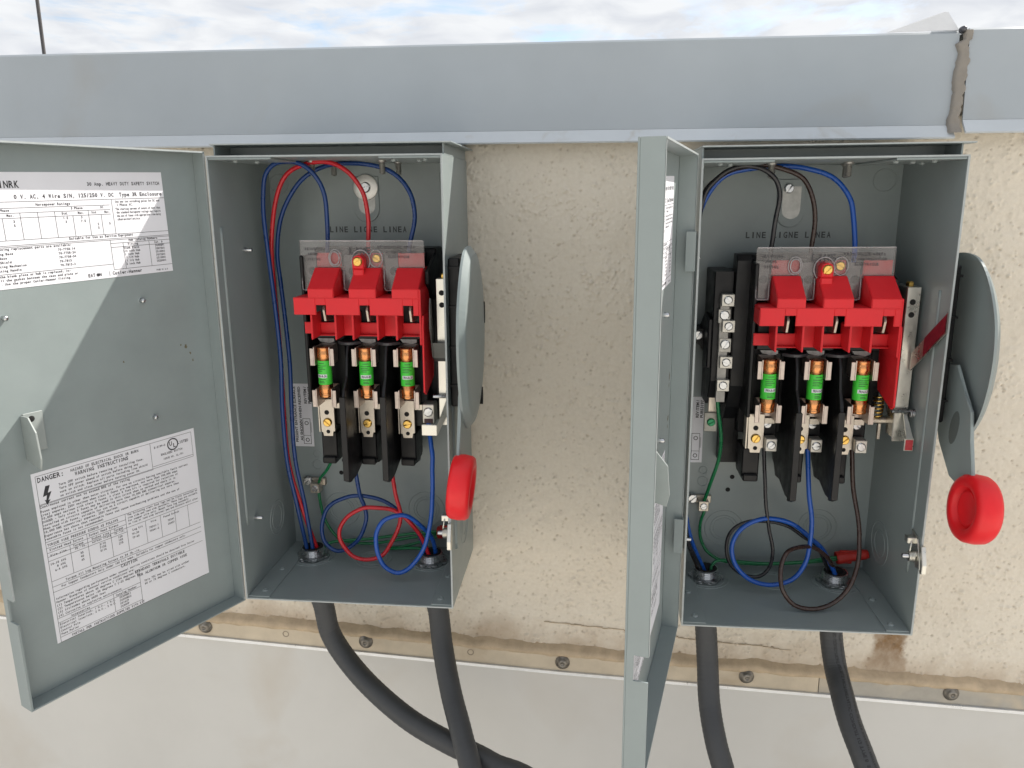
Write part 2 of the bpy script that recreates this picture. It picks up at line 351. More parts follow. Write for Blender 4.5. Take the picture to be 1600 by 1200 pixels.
# ------------------------------------------------------------------ printed matter (glyph outlines are made while the scene is still empty)
RATING = [  # (text, x from left of the visible sheet, y from top, size, align)
    ('1NRK', 31, 11.3, 6.4, 'R'), ('30 Amp. HEAVY DUTY SAFETY SWITCH', 148, 10.5, 3.4, 'R'),
    ('0 V. AC, 4 Wire S/N, 125/250 V. DC  Type 3R Enclosure', 149, 19.5, 3.9, 'R'),
    ('Horsepower Ratings', 54, 25, 2.5, 'C'), ('1 Phase', 16, 28.6, 2.3, 'C'), ('3 Phase', 72, 28.6, 2.3, 'C'), ('DC', 93, 28.6, 2.3, 'C'),
    ('Std.', 8, 32.4, 2.3, 'C'), ('Max.', 21, 32.4, 2.3, 'C'), ('Std.', 62, 32.4, 2.3, 'C'), ('Max.', 75, 32.4, 2.3, 'C'), ('Std.', 86, 32.4, 2.1, 'C'), ('Max.', 97, 32.4, 2.1, 'C'),
    ('1.5', 10, 37, 2.3, 'C'), ('3', 23, 37, 2.3, 'C'), ('3', 10, 40, 2.3, 'C'), ('5', 23, 40, 2.3, 'C'), ('1.5', 62, 36, 2.3, 'C'), ('3', 75, 36, 2.3, 'C'),
    ('3', 62, 39, 2.3, 'C'), ('7.5', 76, 39, 2.3, 'C'), ('2', 88, 42, 2.3, 'C'), ('5', 88, 45, 2.3, 'C'), ('5', 98, 42, 2.3, 'C'),
    ('Use any two switching poles for DC and', 105, 24.5, 2.3, 'L'), ('1 Phase AC.', 106, 27.2, 2.3, 'L'),
    ('*The starting current of motors of more than', 104, 30.6, 2.3, 'L'), ('the standard horsepower ratings may require', 105, 33.4, 2.3, 'L'),
    ('the use of fuses with appropriate time-delay', 105, 36.2, 2.3, 'L'), ('characteristics.', 105, 39, 2.3, 'L'),
    ('Suitable for Use as Service Equipment', 62, 52.3, 2.5, 'L'),
    ('llowing replacement parts are available:', 6, 57, 2.4, 'L'), ('hing Base', 6, 60.5, 2.3, 'L'), ('70-7758-14', 52, 60.2, 2.3, 'L'), ('Base', 8, 63.6, 2.3, 'L'), ('70-7758-24', 52, 63.2, 2.3, 'L'),
    ('Shield', 8, 66.7, 2.3, 'L'), ('70-7758-34', 52, 66.3, 2.3, 'L'), ('ating Mechanism', 6, 69.8, 2.3, 'L'), ('70-7813', 52, 69.4, 2.3, 'L'), ('ating Handle', 6, 72.9, 2.3, 'L'), ('70-7813-2', 52, 72.5, 2.3, 'L'),
    ('Hub Catalog Numbers', 126, 56.6, 2.4, 'C'), ('Fitting', 116, 60, 2.3, 'C'), ('Cat. #', 140, 60, 2.3, 'C'),
    ('Blank Plate', 114, 63, 2.2, 'C'), ('DS900P1', 141, 63, 2.2, 'C'), ('3/4 inch Hub', 114, 65.7, 2.2, 'C'), ('DS075H1', 141, 65.7, 2.2, 'C'), ('1 inch Hub', 114, 68.4, 2.2, 'C'), ('DS100H1', 141, 68.4, 2.2, 'C'),
    ('1 1/4 Hub', 114, 71.1, 2.2, 'C'), ('DS125H1', 141, 71.1, 2.2, 'C'), ('1 1/2 Hub', 114, 73.8, 2.2, 'C'), ('DS150H1', 141, 73.8, 2.2, 'C'), ('2 inch Hub', 114, 76.5, 2.2, 'C'), ('DS200H1', 141, 76.5, 2.2, 'C'),
    ('the blank plate or hub is replaced, in-', 6, 77.2, 2.3, 'L'), ('ll the gasket between the case and plate or', 6, 80, 2.3, 'L'), ('. Use the proper Cutler-Hammer fitting.', 6, 82.8, 2.3, 'L'),
    ('EAT', 73, 83.6, 3.4, 'L'), ('N', 82.6, 83.6, 3.4, 'L'), ('Cutler-Hammer', 94, 83.6, 3.5, 'L'), ('PAGE 01 6.0', 146, 84.2, 1.7, 'R')]
RATING_R = [(2, 151, 21.6, 21.6), (0, 100, 26.2, 26.2), (0, 100, 29.9, 29.9), (0, 100, 33.6, 33.6), (0, 103, 50, 50), (103, 151, 50.2, 50.2), (2, 151, 53.8, 53.8), (96, 151, 57.7, 57.7), (96, 151, 61, 61),
            (0, 96, 74.8, 74.8), (96, 151, 79.5, 79.5), (6, 151, 54.9, 54.9),
            (2.5, 2.5, 29.9, 50), (15, 15, 33.6, 50), (28, 28, 29.9, 50), (41, 41, 29.9, 50), (54, 54, 29.9, 50), (68, 68, 33.6, 50), (81, 81, 29.9, 50), (91.5, 91.5, 33.6, 50), (102, 102, 22, 50),
            (96, 96, 55, 79.5), (107, 107, 57.7, 79.5), (131, 131, 57.7, 79.5), (91.5, 91.5, 80.5, 84.5)]
DANGER = [('DANGER:', 4, 8.5, 5.2, 'L'), ('HAZARD OF ELECTRICAL SHOCK OR BURN', 31, 7.3, 3.0, 'L'), ('WARNING INSTRUCTIONS', 34, 11.6, 4.0, 'L'),
          ('Turn OFF switch before removing or installing fuse.', 20, 16, 2.5, 'L'), ('Turn OFF power ahead of switch before doing any', 20, 19.2, 2.5, 'L'), ('work on switch. Replace all parts including line shield', 20, 22.4, 2.4, 'L'),
          ('on switch and close cover before turning power ON.', 20, 25.6, 2.4, 'L'),
          ('E-5199-D', 107, 9.0, 2.4, 'L'), ('LISTED', 131, 11, 3.2, 'L'), ('ENCLOSED SWITCH', 113, 17.5, 2.5, 'L'), ('ISSUE NO. AL-731', 115, 22, 2.2, 'L'),
          ('Continuous current not to exceed 80% of the rating', 3, 30.4, 2.6, 'L'),
          ('Fuses employed in other than motor circuits. For use on circuits having available fault current', 3, 34.2, 2.4, 'L'), ('(rms) amperes, 250V maximum when class R fuses are employed, not more than 100,000 amps', 3, 37.2, 2.4, 'L'),
          ('10,000 amps maximum with class H fuses. A class R fuse kit is required for rejection of', 3, 40.2, 2.4, 'L'), ('DANGER - Only class R fuses may be used in this switch when so marked and where it is', 3, 43.2, 2.4, 'L'),
          ('installed on circuits capable of delivering more than 10,000 RMS symmetrical amperes.', 3, 46.2, 2.4, 'L'), ('When used with fuses, suitable for use on a circuit capable of delivering not more than', 3, 49.2, 2.4, 'L'),
          ('10,000 RMS symmetrical amperes, 250V maximum.', 3, 52.2, 2.4, 'L'), ('Experience has shown that removable fuses can cause overheating problems and the use of', 3, 55.4, 2.4, 'L'), ('renewable fuses is not recommended.', 3, 58.4, 2.4, 'L'),
          ('TORQUE WIRE PRESSURE SCREWS AS FOLLOWS', 4, 64, 2.7, 'L'), ('Slotted Head Screws', 5, 68.4, 2.5, 'L'), ('Socket Head Screws', 38, 68.4, 2.5, 'L'), ('Wire size', 5, 73.5, 2.5, 'L'), ('Torque', 24, 72.4, 2.5, 'L'), ('lb.-in.', 25, 75.4, 2.5, 'L'),
          ('Socket size', 40, 72.4, 2.4, 'L'), ('across flats', 40, 75.4, 2.4, 'L'), ('Torque', 60, 72.4, 2.4, 'L'), ('lb.-in.', 60, 75.4, 2.4, 'L'),
          ('14-10 AWG', 4, 81, 2.4, 'L'), ('35', 29, 81, 2.4, 'L'), ('8 AWG', 9, 84.2, 2.4, 'L'), ('40', 29, 84.2, 2.4, 'L'), ('6-4 AWG', 7, 87.4, 2.4, 'L'), ('45', 29, 87.4, 2.4, 'L'),
          ('3/16', 46, 80, 2.4, 'L'), ('7/32', 46, 83, 2.4, 'L'), ('5/16', 46, 86, 2.4, 'L'), ('120', 63, 80, 2.4, 'L'), ('150', 63, 83, 2.4, 'L'), ('275', 63, 86, 2.4, 'L'),
          ('The following class fuse lugs may be field installed on', 74, 62.6, 2.3, 'L'), ('line side and load side terminals. These lugs are suitable', 74, 65.4, 2.3, 'L'), ('for copper wire only. Mount fuse lug assembly', 74, 68.2, 2.3, 'L'), ('on line or load side terminal pad and maintain until after', 74, 71, 2.3, 'L'),
          ('Lug Kit', 77, 78, 2.4, 'L'), ('Wire', 95, 77, 2.4, 'L'), ('Fused Switch', 108, 77, 2.3, 'L'), ('TP-30', 76, 82, 2.3, 'L'), ('70341-1', 93, 82, 2.3, 'L'), ('70341', 112, 82, 2.3, 'L'), ('TP-60', 76, 85.5, 2.3, 'L'), ('70341-2', 93, 85.5, 2.3, 'L'), ('DS437', 112, 85.5, 2.3, 'L'),
          ('Torque All Lug Mounting Screws to 24 lb.-in.', 14, 99, 2.6, 'L'), ('For Copper Conductors Only Under 100 kit amps. Suitable for copper conductors only.', 10, 103.2, 2.4, 'L'),
          ('CAUTION', 62, 108, 3.8, 'L'), ('Information regarding performance under unusual service conditions should be obtained from Cutler', 4, 112.4, 2.3, 'L'), ('Hammer. Examples of unusual service conditions are:', 4, 115.4, 2.3, 'L'),
          ('(1) Temperatures above 40 degrees C (104 degrees F)', 4, 118.6, 2.4, 'L'), ('(2) Temperatures below -30 degrees C (-22 degrees F)', 4, 121.8, 2.4, 'L'), ('(3) Altitudes above 6600 feet', 4, 125, 2.4, 'L'), ('(4) Corrosive or explosive environments', 4, 128.2, 2.4, 'L'),
          ('STANDARD TERMINALS SUITABLE', 74, 119, 3.2, 'L'), ('FOR ALUMINUM OR COPPER WIRE', 76, 123.6, 3.2, 'L'), ('Only 75C may be wired with either', 82, 130.5, 2.4, 'L'), ('60 or 75 degrees C conductors.', 82, 133.6, 2.4, 'L'),
          ('Accessories', 14, 132.5, 2.5, 'L'), ('Catalog Number', 54, 132.5, 2.4, 'L'), ('Electrical Interlock, 1 N.O., 1 N.C.', 4, 136, 2.3, 'L'), ('Electrical Interlock, 2 N.O., 2 N.C.', 4, 139, 2.3, 'L'), ('Control Pole', 4, 142, 2.3, 'L'), ('Fuse Puller', 4, 145, 2.3, 'L'),
          ('DS200EK1', 57, 136, 2.3, 'L'), ('DS200EK2', 57, 139, 2.3, 'L'), ('DS16CP', 57, 142, 2.3, 'L'), ('DS30FP', 57, 145, 2.3, 'L'), ('INSTALL PER INSTRUCTIONS SUPPLIED WITH KIT', 12, 150, 2.7, 'L')]
DANGER_R = [(3, 146, 3.0, 3.0), (3, 146, 27.3, 27.3), (3, 104, 28, 28), (103.5, 103.5, 3, 27.3), (104, 146, 25.4, 25.4), (3, 146, 60.2, 60.2), (3, 72, 65.4, 65.4), (3, 72, 69.8, 69.8), (3, 146, 73.3, 73.3), (3, 72, 77, 77), (3, 146, 95.2, 95.2), (3, 146, 105, 105), (3, 146, 100.2, 100.2),
            (3, 78, 129.4, 129.4), (3, 78, 133.3, 133.3), (3, 78, 146.6, 146.6), (3, 146, 151.2, 151.2), (72, 72, 60.2, 95.2), (36.5, 36.5, 65.4, 95.2), (21.5, 21.5, 69.8, 95.2), (57, 57, 69.8, 95.2), (90, 90, 73.3, 95.2), (105, 105, 73.3, 95.2), (120, 120, 73.3, 95.2), (134, 134, 73.3, 95.2),
            (52, 52, 129.4, 146.6), (78, 78, 116, 151.2), (3, 3, 3, 151.2), (146, 146, 3, 27.3), (79, 146, 115, 115)]
for grp in (RATING, DANGER):
    for ch in set(''.join(it[0] for it in grp)) - {' '}: glyphs(ch)
NOTICE = ['AS SHOWN WHEN RECEIVED', 'PRESENT ENTRANCE SURFACE', 'REV ITEM /', 'PUB53197']
COVER = [('REINSTALL', 66, 351.5, 3.6), ('AFTER', 68.5, 346.5, 3.6), ('WIRING', 68, 341.5, 3.6), ('LINE', 110, 348, 9.0), ('RÉINSTALLER APRÈS', 139, 353.2, 3.5), ("L'INSTALLATION", 147, 348.6, 3.5), ('ÉLECTRIQUE', 149, 344, 3.5)]
CONDUIT_PRINT = '(UL) LISTED LIQUID-TIGHT FLEXIBLE NONMETALLIC CONDUIT 1/2 TYPE B  SUNLIGHT RESISTANT'
for s_ in NOTICE + ['FRN-R-30', CONDUIT_PRINT]: glyphs(s_)
for ch in set(''.join(c[0] for c in COVER) + 'LINE LIGNE LINEA123U') - {' '}: glyphs(ch)
# ------------------------------------------------------------------ the setting
def sheet(name, x0, x1, y0, y1, z, material):
    me = bpy.data.meshes.new(name); me.from_pydata([(x0, y0, z), (x1, y0, z), (x1, y1, z), (x0, y1, z)], [], [(0, 1, 2, 3)]); me.materials.append(material)
    return link(name, me)
deck = sheet('roof_deck', -150, 150, -150, 150, -1.0, DECK); deck['kind'] = 'structure'

X0, X1 = -2.5, 3.2
wall = MB().box(X0 * 1e3, X1 * 1e3, -995, 535, -250, -8).build('stucco_wall', STUCCO)
tag(wall, 'tan sprayed stucco parapet wall carrying both open switch boxes', 'wall')
def relief(x0, x1, z0, z1, step):
    """sprayed stucco coat: smooth float marks, raised grains in loose clusters and small pits, as one height field (metres)"""
    rg = np.random.default_rng(11); nx = int((x1 - x0) / step) + 1; nz = int((z1 - z0) / step) + 1
    fx = np.fft.fftfreq(nz)[:, None]; fz = np.fft.rfftfreq(nx)[None, :]; f2 = fx * fx + fz * fz
    def blur(a, sg): return np.fft.irfft2(np.fft.rfft2(a) * np.exp(-2 * (math.pi * sg) ** 2 * f2), s=(nz, nx))
    def band(sg): q = blur(rg.standard_normal((nz, nx)), sg); return q / q.std()
    k = step * 1000
    h = 0.22 * band(7 / k) + 0.10 * band(2.2 / k) + 0.06 * band(1.0 / k)
    cluster = np.clip(band(16 / k) * 0.7 + band(5 / k) * 0.5 + 0.25, 0, 3)
    for sg, dens, amp in ((0.62, 0.030, 0.9), (0.85, 0.016, 1.1), (1.25, 0.006, 1.3)):
        imp = (rg.random((nz, nx)) < dens * k * k * cluster * 0.55) * rg.uniform(0.35, 1.0, (nz, nx))
        h += amp * np.minimum(blur(imp, sg / k) * 2 * math.pi * (sg / k) ** 2, 1.0)
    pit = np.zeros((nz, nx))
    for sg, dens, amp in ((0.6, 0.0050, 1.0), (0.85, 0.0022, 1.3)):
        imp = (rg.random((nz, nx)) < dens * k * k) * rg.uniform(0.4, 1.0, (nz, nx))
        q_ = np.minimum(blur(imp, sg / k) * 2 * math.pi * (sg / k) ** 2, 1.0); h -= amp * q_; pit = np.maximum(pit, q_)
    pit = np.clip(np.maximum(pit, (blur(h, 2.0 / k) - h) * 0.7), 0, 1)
    X, Z = np.meshgrid(np.linspace(x0, x1, nx), np.linspace(z0, z1, nz))
    Y = 0.0036 - np.clip(h, -1.6, 1.6) * 0.0017
    co = np.stack([X, Y, Z], -1).reshape(-1, 3).astype(np.float32)
    ii = (np.arange(nz - 1)[:, None] * nx + np.arange(nx - 1)[None, :]).ravel()
    lv = np.stack([ii, ii + 1, ii + nx + 1, ii + nx], -1).ravel().astype(np.int32); nf = len(ii)
    me = bpy.data.meshes.new('stucco_coat'); me.vertices.add(len(co)); me.vertices.foreach_set('co', co.ravel())
    me.loops.add(len(lv)); me.loops.foreach_set('vertex_index', lv); me.polygons.add(nf)
    me.polygons.foreach_set('loop_start', np.arange(0, nf * 4, 4, dtype=np.int32)); me.polygons.foreach_set('use_smooth', np.ones(nf, bool))
    me.update(calc_edges=True); me.materials.append(STUCCO)
    at = me.attributes.new('cavity_shade', 'FLOAT', 'POINT'); at.data.foreach_set('value', pit.ravel().astype(np.float32))
    return link('stucco_coat', me, wall)
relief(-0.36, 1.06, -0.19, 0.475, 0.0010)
MB().box(X0 * 1e3, -361, -200, 535, -7.9, -3.0).build('stucco_coat', STUCCO, wall); MB().box(1061, X1 * 1e3, -200, 535, -7.9, -3.0).build('stucco_coat', STUCCO, wall)
def crack(pts, w):
    b = MB(); P = []
    for i, (x, z) in enumerate(pts):
        P.append((x, z))
    for (xa, za), (xb, zb) in zip(P, P[1:]):
        n = max(2, int(abs(xb - xa) / 6))
        for k in range(n):
            a = k / n; c = (k + 1) / n
            ja = random.uniform(-1, 1) * 0.8; w1 = w * random.uniform(0.5, 1.2)
            b.box(xa + (xb - xa) * a, xa + (xb - xa) * c + 0.4, za + (zb - za) * a + ja, za + (zb - za) * a + ja + w1, -7, -2.6 + random.uniform(0, 0.8))
    return b.build('crack', mat('crack_shadow', (0.52, 0.43, 0.32), 0.9), wall)
crack([(298, -92), (380, -98), (456, -105), (500, -107)], 0.9)
crack([(500, -108), (540, -110), (585, -114)], 0.7)
crack([(30, -72), (90, -77), (130, -80)], 0.7)

# coping: two bent sheet-metal lengths meeting at a sealed joint
def coping(xa, xb, top, lip, y_face, label):
    yt = y_face - 7
    prof = [(-262, lip), (-262, top - 2), (-258, top), (yt - 2, top), (yt, top - 2), (y_face, lip + 11.7), (y_face - 2.2, lip + 11.7), (yt - 2.2, top - 2.4), (-259.8, top - 2.4), (-259.8, lip)]
    o = MB().prism([(p[1], p[0]) for p in prof], 'u', xa, xb).build('coping_cap', COPING)
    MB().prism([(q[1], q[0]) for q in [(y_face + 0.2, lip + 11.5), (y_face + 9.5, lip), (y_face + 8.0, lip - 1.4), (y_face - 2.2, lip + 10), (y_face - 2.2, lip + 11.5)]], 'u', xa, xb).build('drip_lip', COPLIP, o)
    return tag(o, label, 'coping', 'coping lengths')
coping(X0 * 1e3, 688, 550, 453.5, 11, 'long pale grey metal coping with drip lip above both switch boxes')
coping(696, X1 * 1e3, 552.5, 458, 13.5, 'pale grey metal coping length beyond the brown sealed joint')
# sealant smear down the joint
bm = MB(); n = 46; L_ = []; R_ = []
for i in range(n + 1):
    t = i / n; z = 550.5 - t * 93
    wob = 4.2 * noise.noise(Vector((t * 3.1, 4.2, 0))) + 2.4 * noise.noise(Vector((t * 11, 1, 0))) + 1.2 * noise.noise(Vector((t * 31, 1, 0)))
    wob2 = 2.4 * noise.noise(Vector((t * 3.7, 9.2, 2))) + 2.2 * noise.noise(Vector((t * 15, 7, 0))) + 1.4 * noise.noise(Vector((t * 37, 7, 0)))
    xc = 690.5 + 1.5 * math.sin(t * 5) + (3 if t < .1 else 0)
    L_.append((xc - 5.6 + wob + (3.5 if t < 0.12 else 0), z)); R_.append((xc + 5.2 + wob2, z))
verts = []; faces = []
t_ = lambda i: i / n
for i in range(n + 1):
    (xa, z), (xb, _) = L_[i], R_[i]
    for k, (f, h) in enumerate([(0, 12.0), (0.07, 16.3), (0.3, 17.6), (0.55, 17.2), (0.8, 18.2), (0.94, 17.0), (1, 14.5)]):
        hh = h + 0.8 * noise.noise(Vector((i * 0.4, k * 0.8, 3)))
        if z < 466: hh += (466 - z) * 0.75
        hh -= 2 + 7 * (1 - t_(i))
        verts.append(((xa + (xb - xa) * f) * S, -hh * S, z * S))
for i in range(n):
    for k in range(6): a = i * 7 + k; faces.append((a, a + 1, a + 8, a + 7))
me = bpy.data.meshes.new('joint_sealant'); me.from_pydata(verts, [], faces); me.materials.append(SEALANT)
for p in me.polygons: p.use_smooth = True
tag(link('joint_sealant', me), 'ragged grey brown sealant smeared down the coping joint', 'sealant')
# bent-up flashing corner and its bolt on top of the coping at the joint
f = MB(); f.hexa([(622, 550.6, 4), (686, 551, 4), (679, 569.5, -8), (677, 569.8, -8)], [(622, 550.6, 2.6), (686, 551, 2.6), (679, 569.5, -9.4), (677, 569.8, -9.4)])
f.hexa([(686, 551, 4), (690, 551, -60), (684, 569, -60), (679, 569.5, -8)], [(687.2, 551, 4), (691.2, 551, -60), (685.2, 569, -60), (680.2, 569.5, -8)])
pk = f.build('flashing_corner', WHITE); tag(pk, 'white sheet metal corner bent up above the coping joint', 'flashing')
bo = MB().lathe([(0, 6.5), (2.0, 6), (2.9, 4.0), (3.3, 1.2), (3.3, 0)], (690.0, 551.0, 3), (0, 0.1, 1), 14).build('bolt', mat('dark_bolt', (0.10, 0.10, 0.11), 0.4, metal=0.7)); tag(bo, 'dark round bolt head at top of the sealed joint', 'bolt')
# rod standing beyond the parapet
rod = MB().tube([(-449, -1000, -300), (-447, 600, -300), (-442, 700, -300), (-430, 950, -300)], 2.5, 8).build('antenna_rod', ROD)
tag(rod, 'thin dark rod standing up behind the coping', 'rod')

# termination bar and membrane under the stucco
BARX = [(X0 * 1e3, -24), (-157.6, -132.4), (322, -156.8), (845.5, -175.2), (X1 * 1e3, -262)]
BARX[0] = (X0 * 1e3, -132.4 + (X0 * 1e3 + 157.6) * -0.05)
def bz(x):
    for (a, za), (b, zb) in zip(BARX, BARX[1:]):
        if a <= x <= b: return za + (zb - za) * (x - a) / (b - a)
xs = [X0 * 1e3] + [i * 40 for i in range(-15, 40)] + [X1 * 1e3]
def strip(xs_, lo, hi, d0, d1, wob=0, seed=0):
    V = []; F = []
    for x in xs_:
        z = bz(x); w = wob * noise.noise(Vector((x * 0.02, seed, 0)))
        for (dz, d) in ((lo, d0), (lo, d1), (hi + w, d1), (hi + w, d0)): V.append((x * S, -d * S, (z + dz) * S))
    for i in range(len(xs_) - 1):
        for k in range(4): a = i * 4 + k; b = i * 4 + (k + 1) % 4; F.append((a, b, b + 4, a + 4))
    F.append((3, 2, 1, 0)); e = (len(xs_) - 1) * 4; F.append((e, e + 1, e + 2, e + 3))
    me = bpy.data.meshes.new('strip'); me.from_pydata(V, [], F); return me
bar = empty('termination_bar', (0, 0, 0)); tag(bar, 'long tan painted termination bar screwed along the foot of stucco', 'metal bar')
def barpiece(name, me, m_):
    me.name = name; me.materials.append(m_); return link(name, me, bar)
barpiece('painted_strip', strip([x for x in xs if x < 610] + [618], 4.0, 26, -6, 3.2), TANPAINT)
barpiece('weathered_strip', strip([619] + [x for x in xs if x > 625], 4.0, 26, -6, 3.1), mat('weathered_bar', (0.36, 0.34, 0.30), 0.45, metal=0.3, var=0.2, vscale=18, rvar=0.1, stains=((0.50, 0.43, 0.33), 14, 0.48, 0.66, 0.8)))
barpiece('bare_lip', strip(xs, 0.2, 3.9, -6, 6.0), ALU)
xsf = [i * 9 for i in range(-90, 180)]
V = []; F = []
for i, x in enumerate(xsf):
    z = bz(x) + 26 + 1.8 * noise.noise(Vector((x * .03, 1, 5)))
    hgt = 6.0 + 3.2 * noise.noise(Vector((x * .045, 3, 1))); dep = 5.2 + 2.2 * noise.noise(Vector((x * .06, 8, 1)))
    for (dz, d) in ((-3.5 + 2.6 * noise.noise(Vector((x * .09, 5, 5))), 3.0), (-1, dep), (hgt * 0.5, dep + 0.8), (hgt, dep * 0.5), (hgt + 4, -4.5)): V.append((x * S, -d * S, (z + dz) * S))
for i in range(len(xsf) - 1):
    for k in range(4): a = i * 5 + k; F.append((a, a + 1, a + 6, a + 5))
me = bpy.data.meshes.new('caulk_bead'); me.from_pydata(V, [], F); me.materials.append(CAULK)
for p in me.polygons: p.use_smooth = True
link('caulk_bead', me, bar)
BARSCREWS = [(-123, 0), (81, 0), (321, 0), (536, 0), (765, 0), (-330, 0), (990, 0)]
for x, _ in BARSCREWS:
    c = (x, bz(x) + 16 + random.uniform(-2, 2), 3.1)
    b = MB().lathe([(8.8, 0), (8.6, 1.5), (6.2, 2.2), (5.9, 4.2), (4.1, 5.5), (2.4, 5.8), (2.2, 4.4), (0, 4.4)], c, (0, 0, 1), 18).build('screw', mat('weathered_screw', (0.24, 0.22, 0.19), 0.42, metal=0.8, var=0.3, vscale=200), bar)
for x in (-20, 210, 425, 650, 880):
    MB().lathe([(4.2, 0.25), (2.9, 0.1), (2.9, -1.6), (0, -1.6)], (x, bz(x) + 17, 3.2), (0, 0, 1), 16).build('empty_hole', mat('hole_paint', (0.30, 0.25, 0.19), 0.6), bar)
V = []; F = []
for x in xs:
    z = bz(x)
    for (dz, d) in ((2, 2.4), (-6, 3.4), (-60, 7), (-160, 16), (-860 - z, 60), (-960 - z, 95), (-998 - z, 180)): V.append((x * S, -d * S, (z + dz) * S))
for i in range(len(xs) - 1):
    for k in range(6): a = i * 7 + k; F.append((a, a + 1, a + 8, a + 7))
me = bpy.data.meshes.new('membrane_flashing'); me.from_pydata(V, [], F); me.materials.append(MEMB)
for p in me.polygons: p.use_smooth = True
tag(link('membrane_flashing', me), 'smooth beige roof membrane turned up under the termination bar', 'membrane')
# ------------------------------------------------------------------ the fused safety switches
W_, H_, D_ = 215.0, 437.0, 136.6
POLE = [79.2, 122.2, 164.6]
BARR = [104.0, 143.8]

def door_matrix(angle_deg, lip):
    th = math.radians(-angle_deg); dr = Vector((math.cos(th), math.sin(th), 0)); nrm = Vector((-dr.y, dr.x, 0))
    q = Vector((lip[0] * S, -lip[1] * S, 0)) - nrm * (15.5 * S)
    M = Matrix.Identity(4); X = -dr
    for i in range(3): M[i][0] = X[i]; M[i][1] = -nrm[i]; M[i][2] = (0, 0, 1)[i]; M[i][3] = q[i]
    return M      # local u = towards hinge, v = up, d = out of the inner face

def on(o, M): o.matrix_local = M; return o

def printed(lines, rules, x0, ytop, tilt=0.0, d=0.35, rw=0.32, lim=146):
    b = MB(); ct, st = math.cos(tilt), math.sin(tilt)
    def place(x, y): return (x0 + x * ct + y * st, ytop + x * st - y * ct, d)
    for (t, x, y, size, al) in lines:
        k = 0.86; wd = len(t) * 0.62 * size * 1.12 * k
        if al == 'L' and x + wd > lim: k *= (lim - x) / wd
        b.mono(t, size * 1.12, lambda a, c, x=x, y=y: place(x + a * k, y - c), al)
    for (xa, xb, ya, yb) in rules:
        if ya == yb: q = [(xa, ya - rw / 2), (xb, ya - rw / 2), (xb, yb + rw / 2), (xa, yb + rw / 2)]
        else: q = [(xa - rw / 2, ya), (xb + rw / 2, ya), (xb + rw / 2, yb), (xa - rw / 2, yb)]
        b.bm.faces.new([b.bm.verts.new(b._P(place(*p))) for p in q])
    return b, place

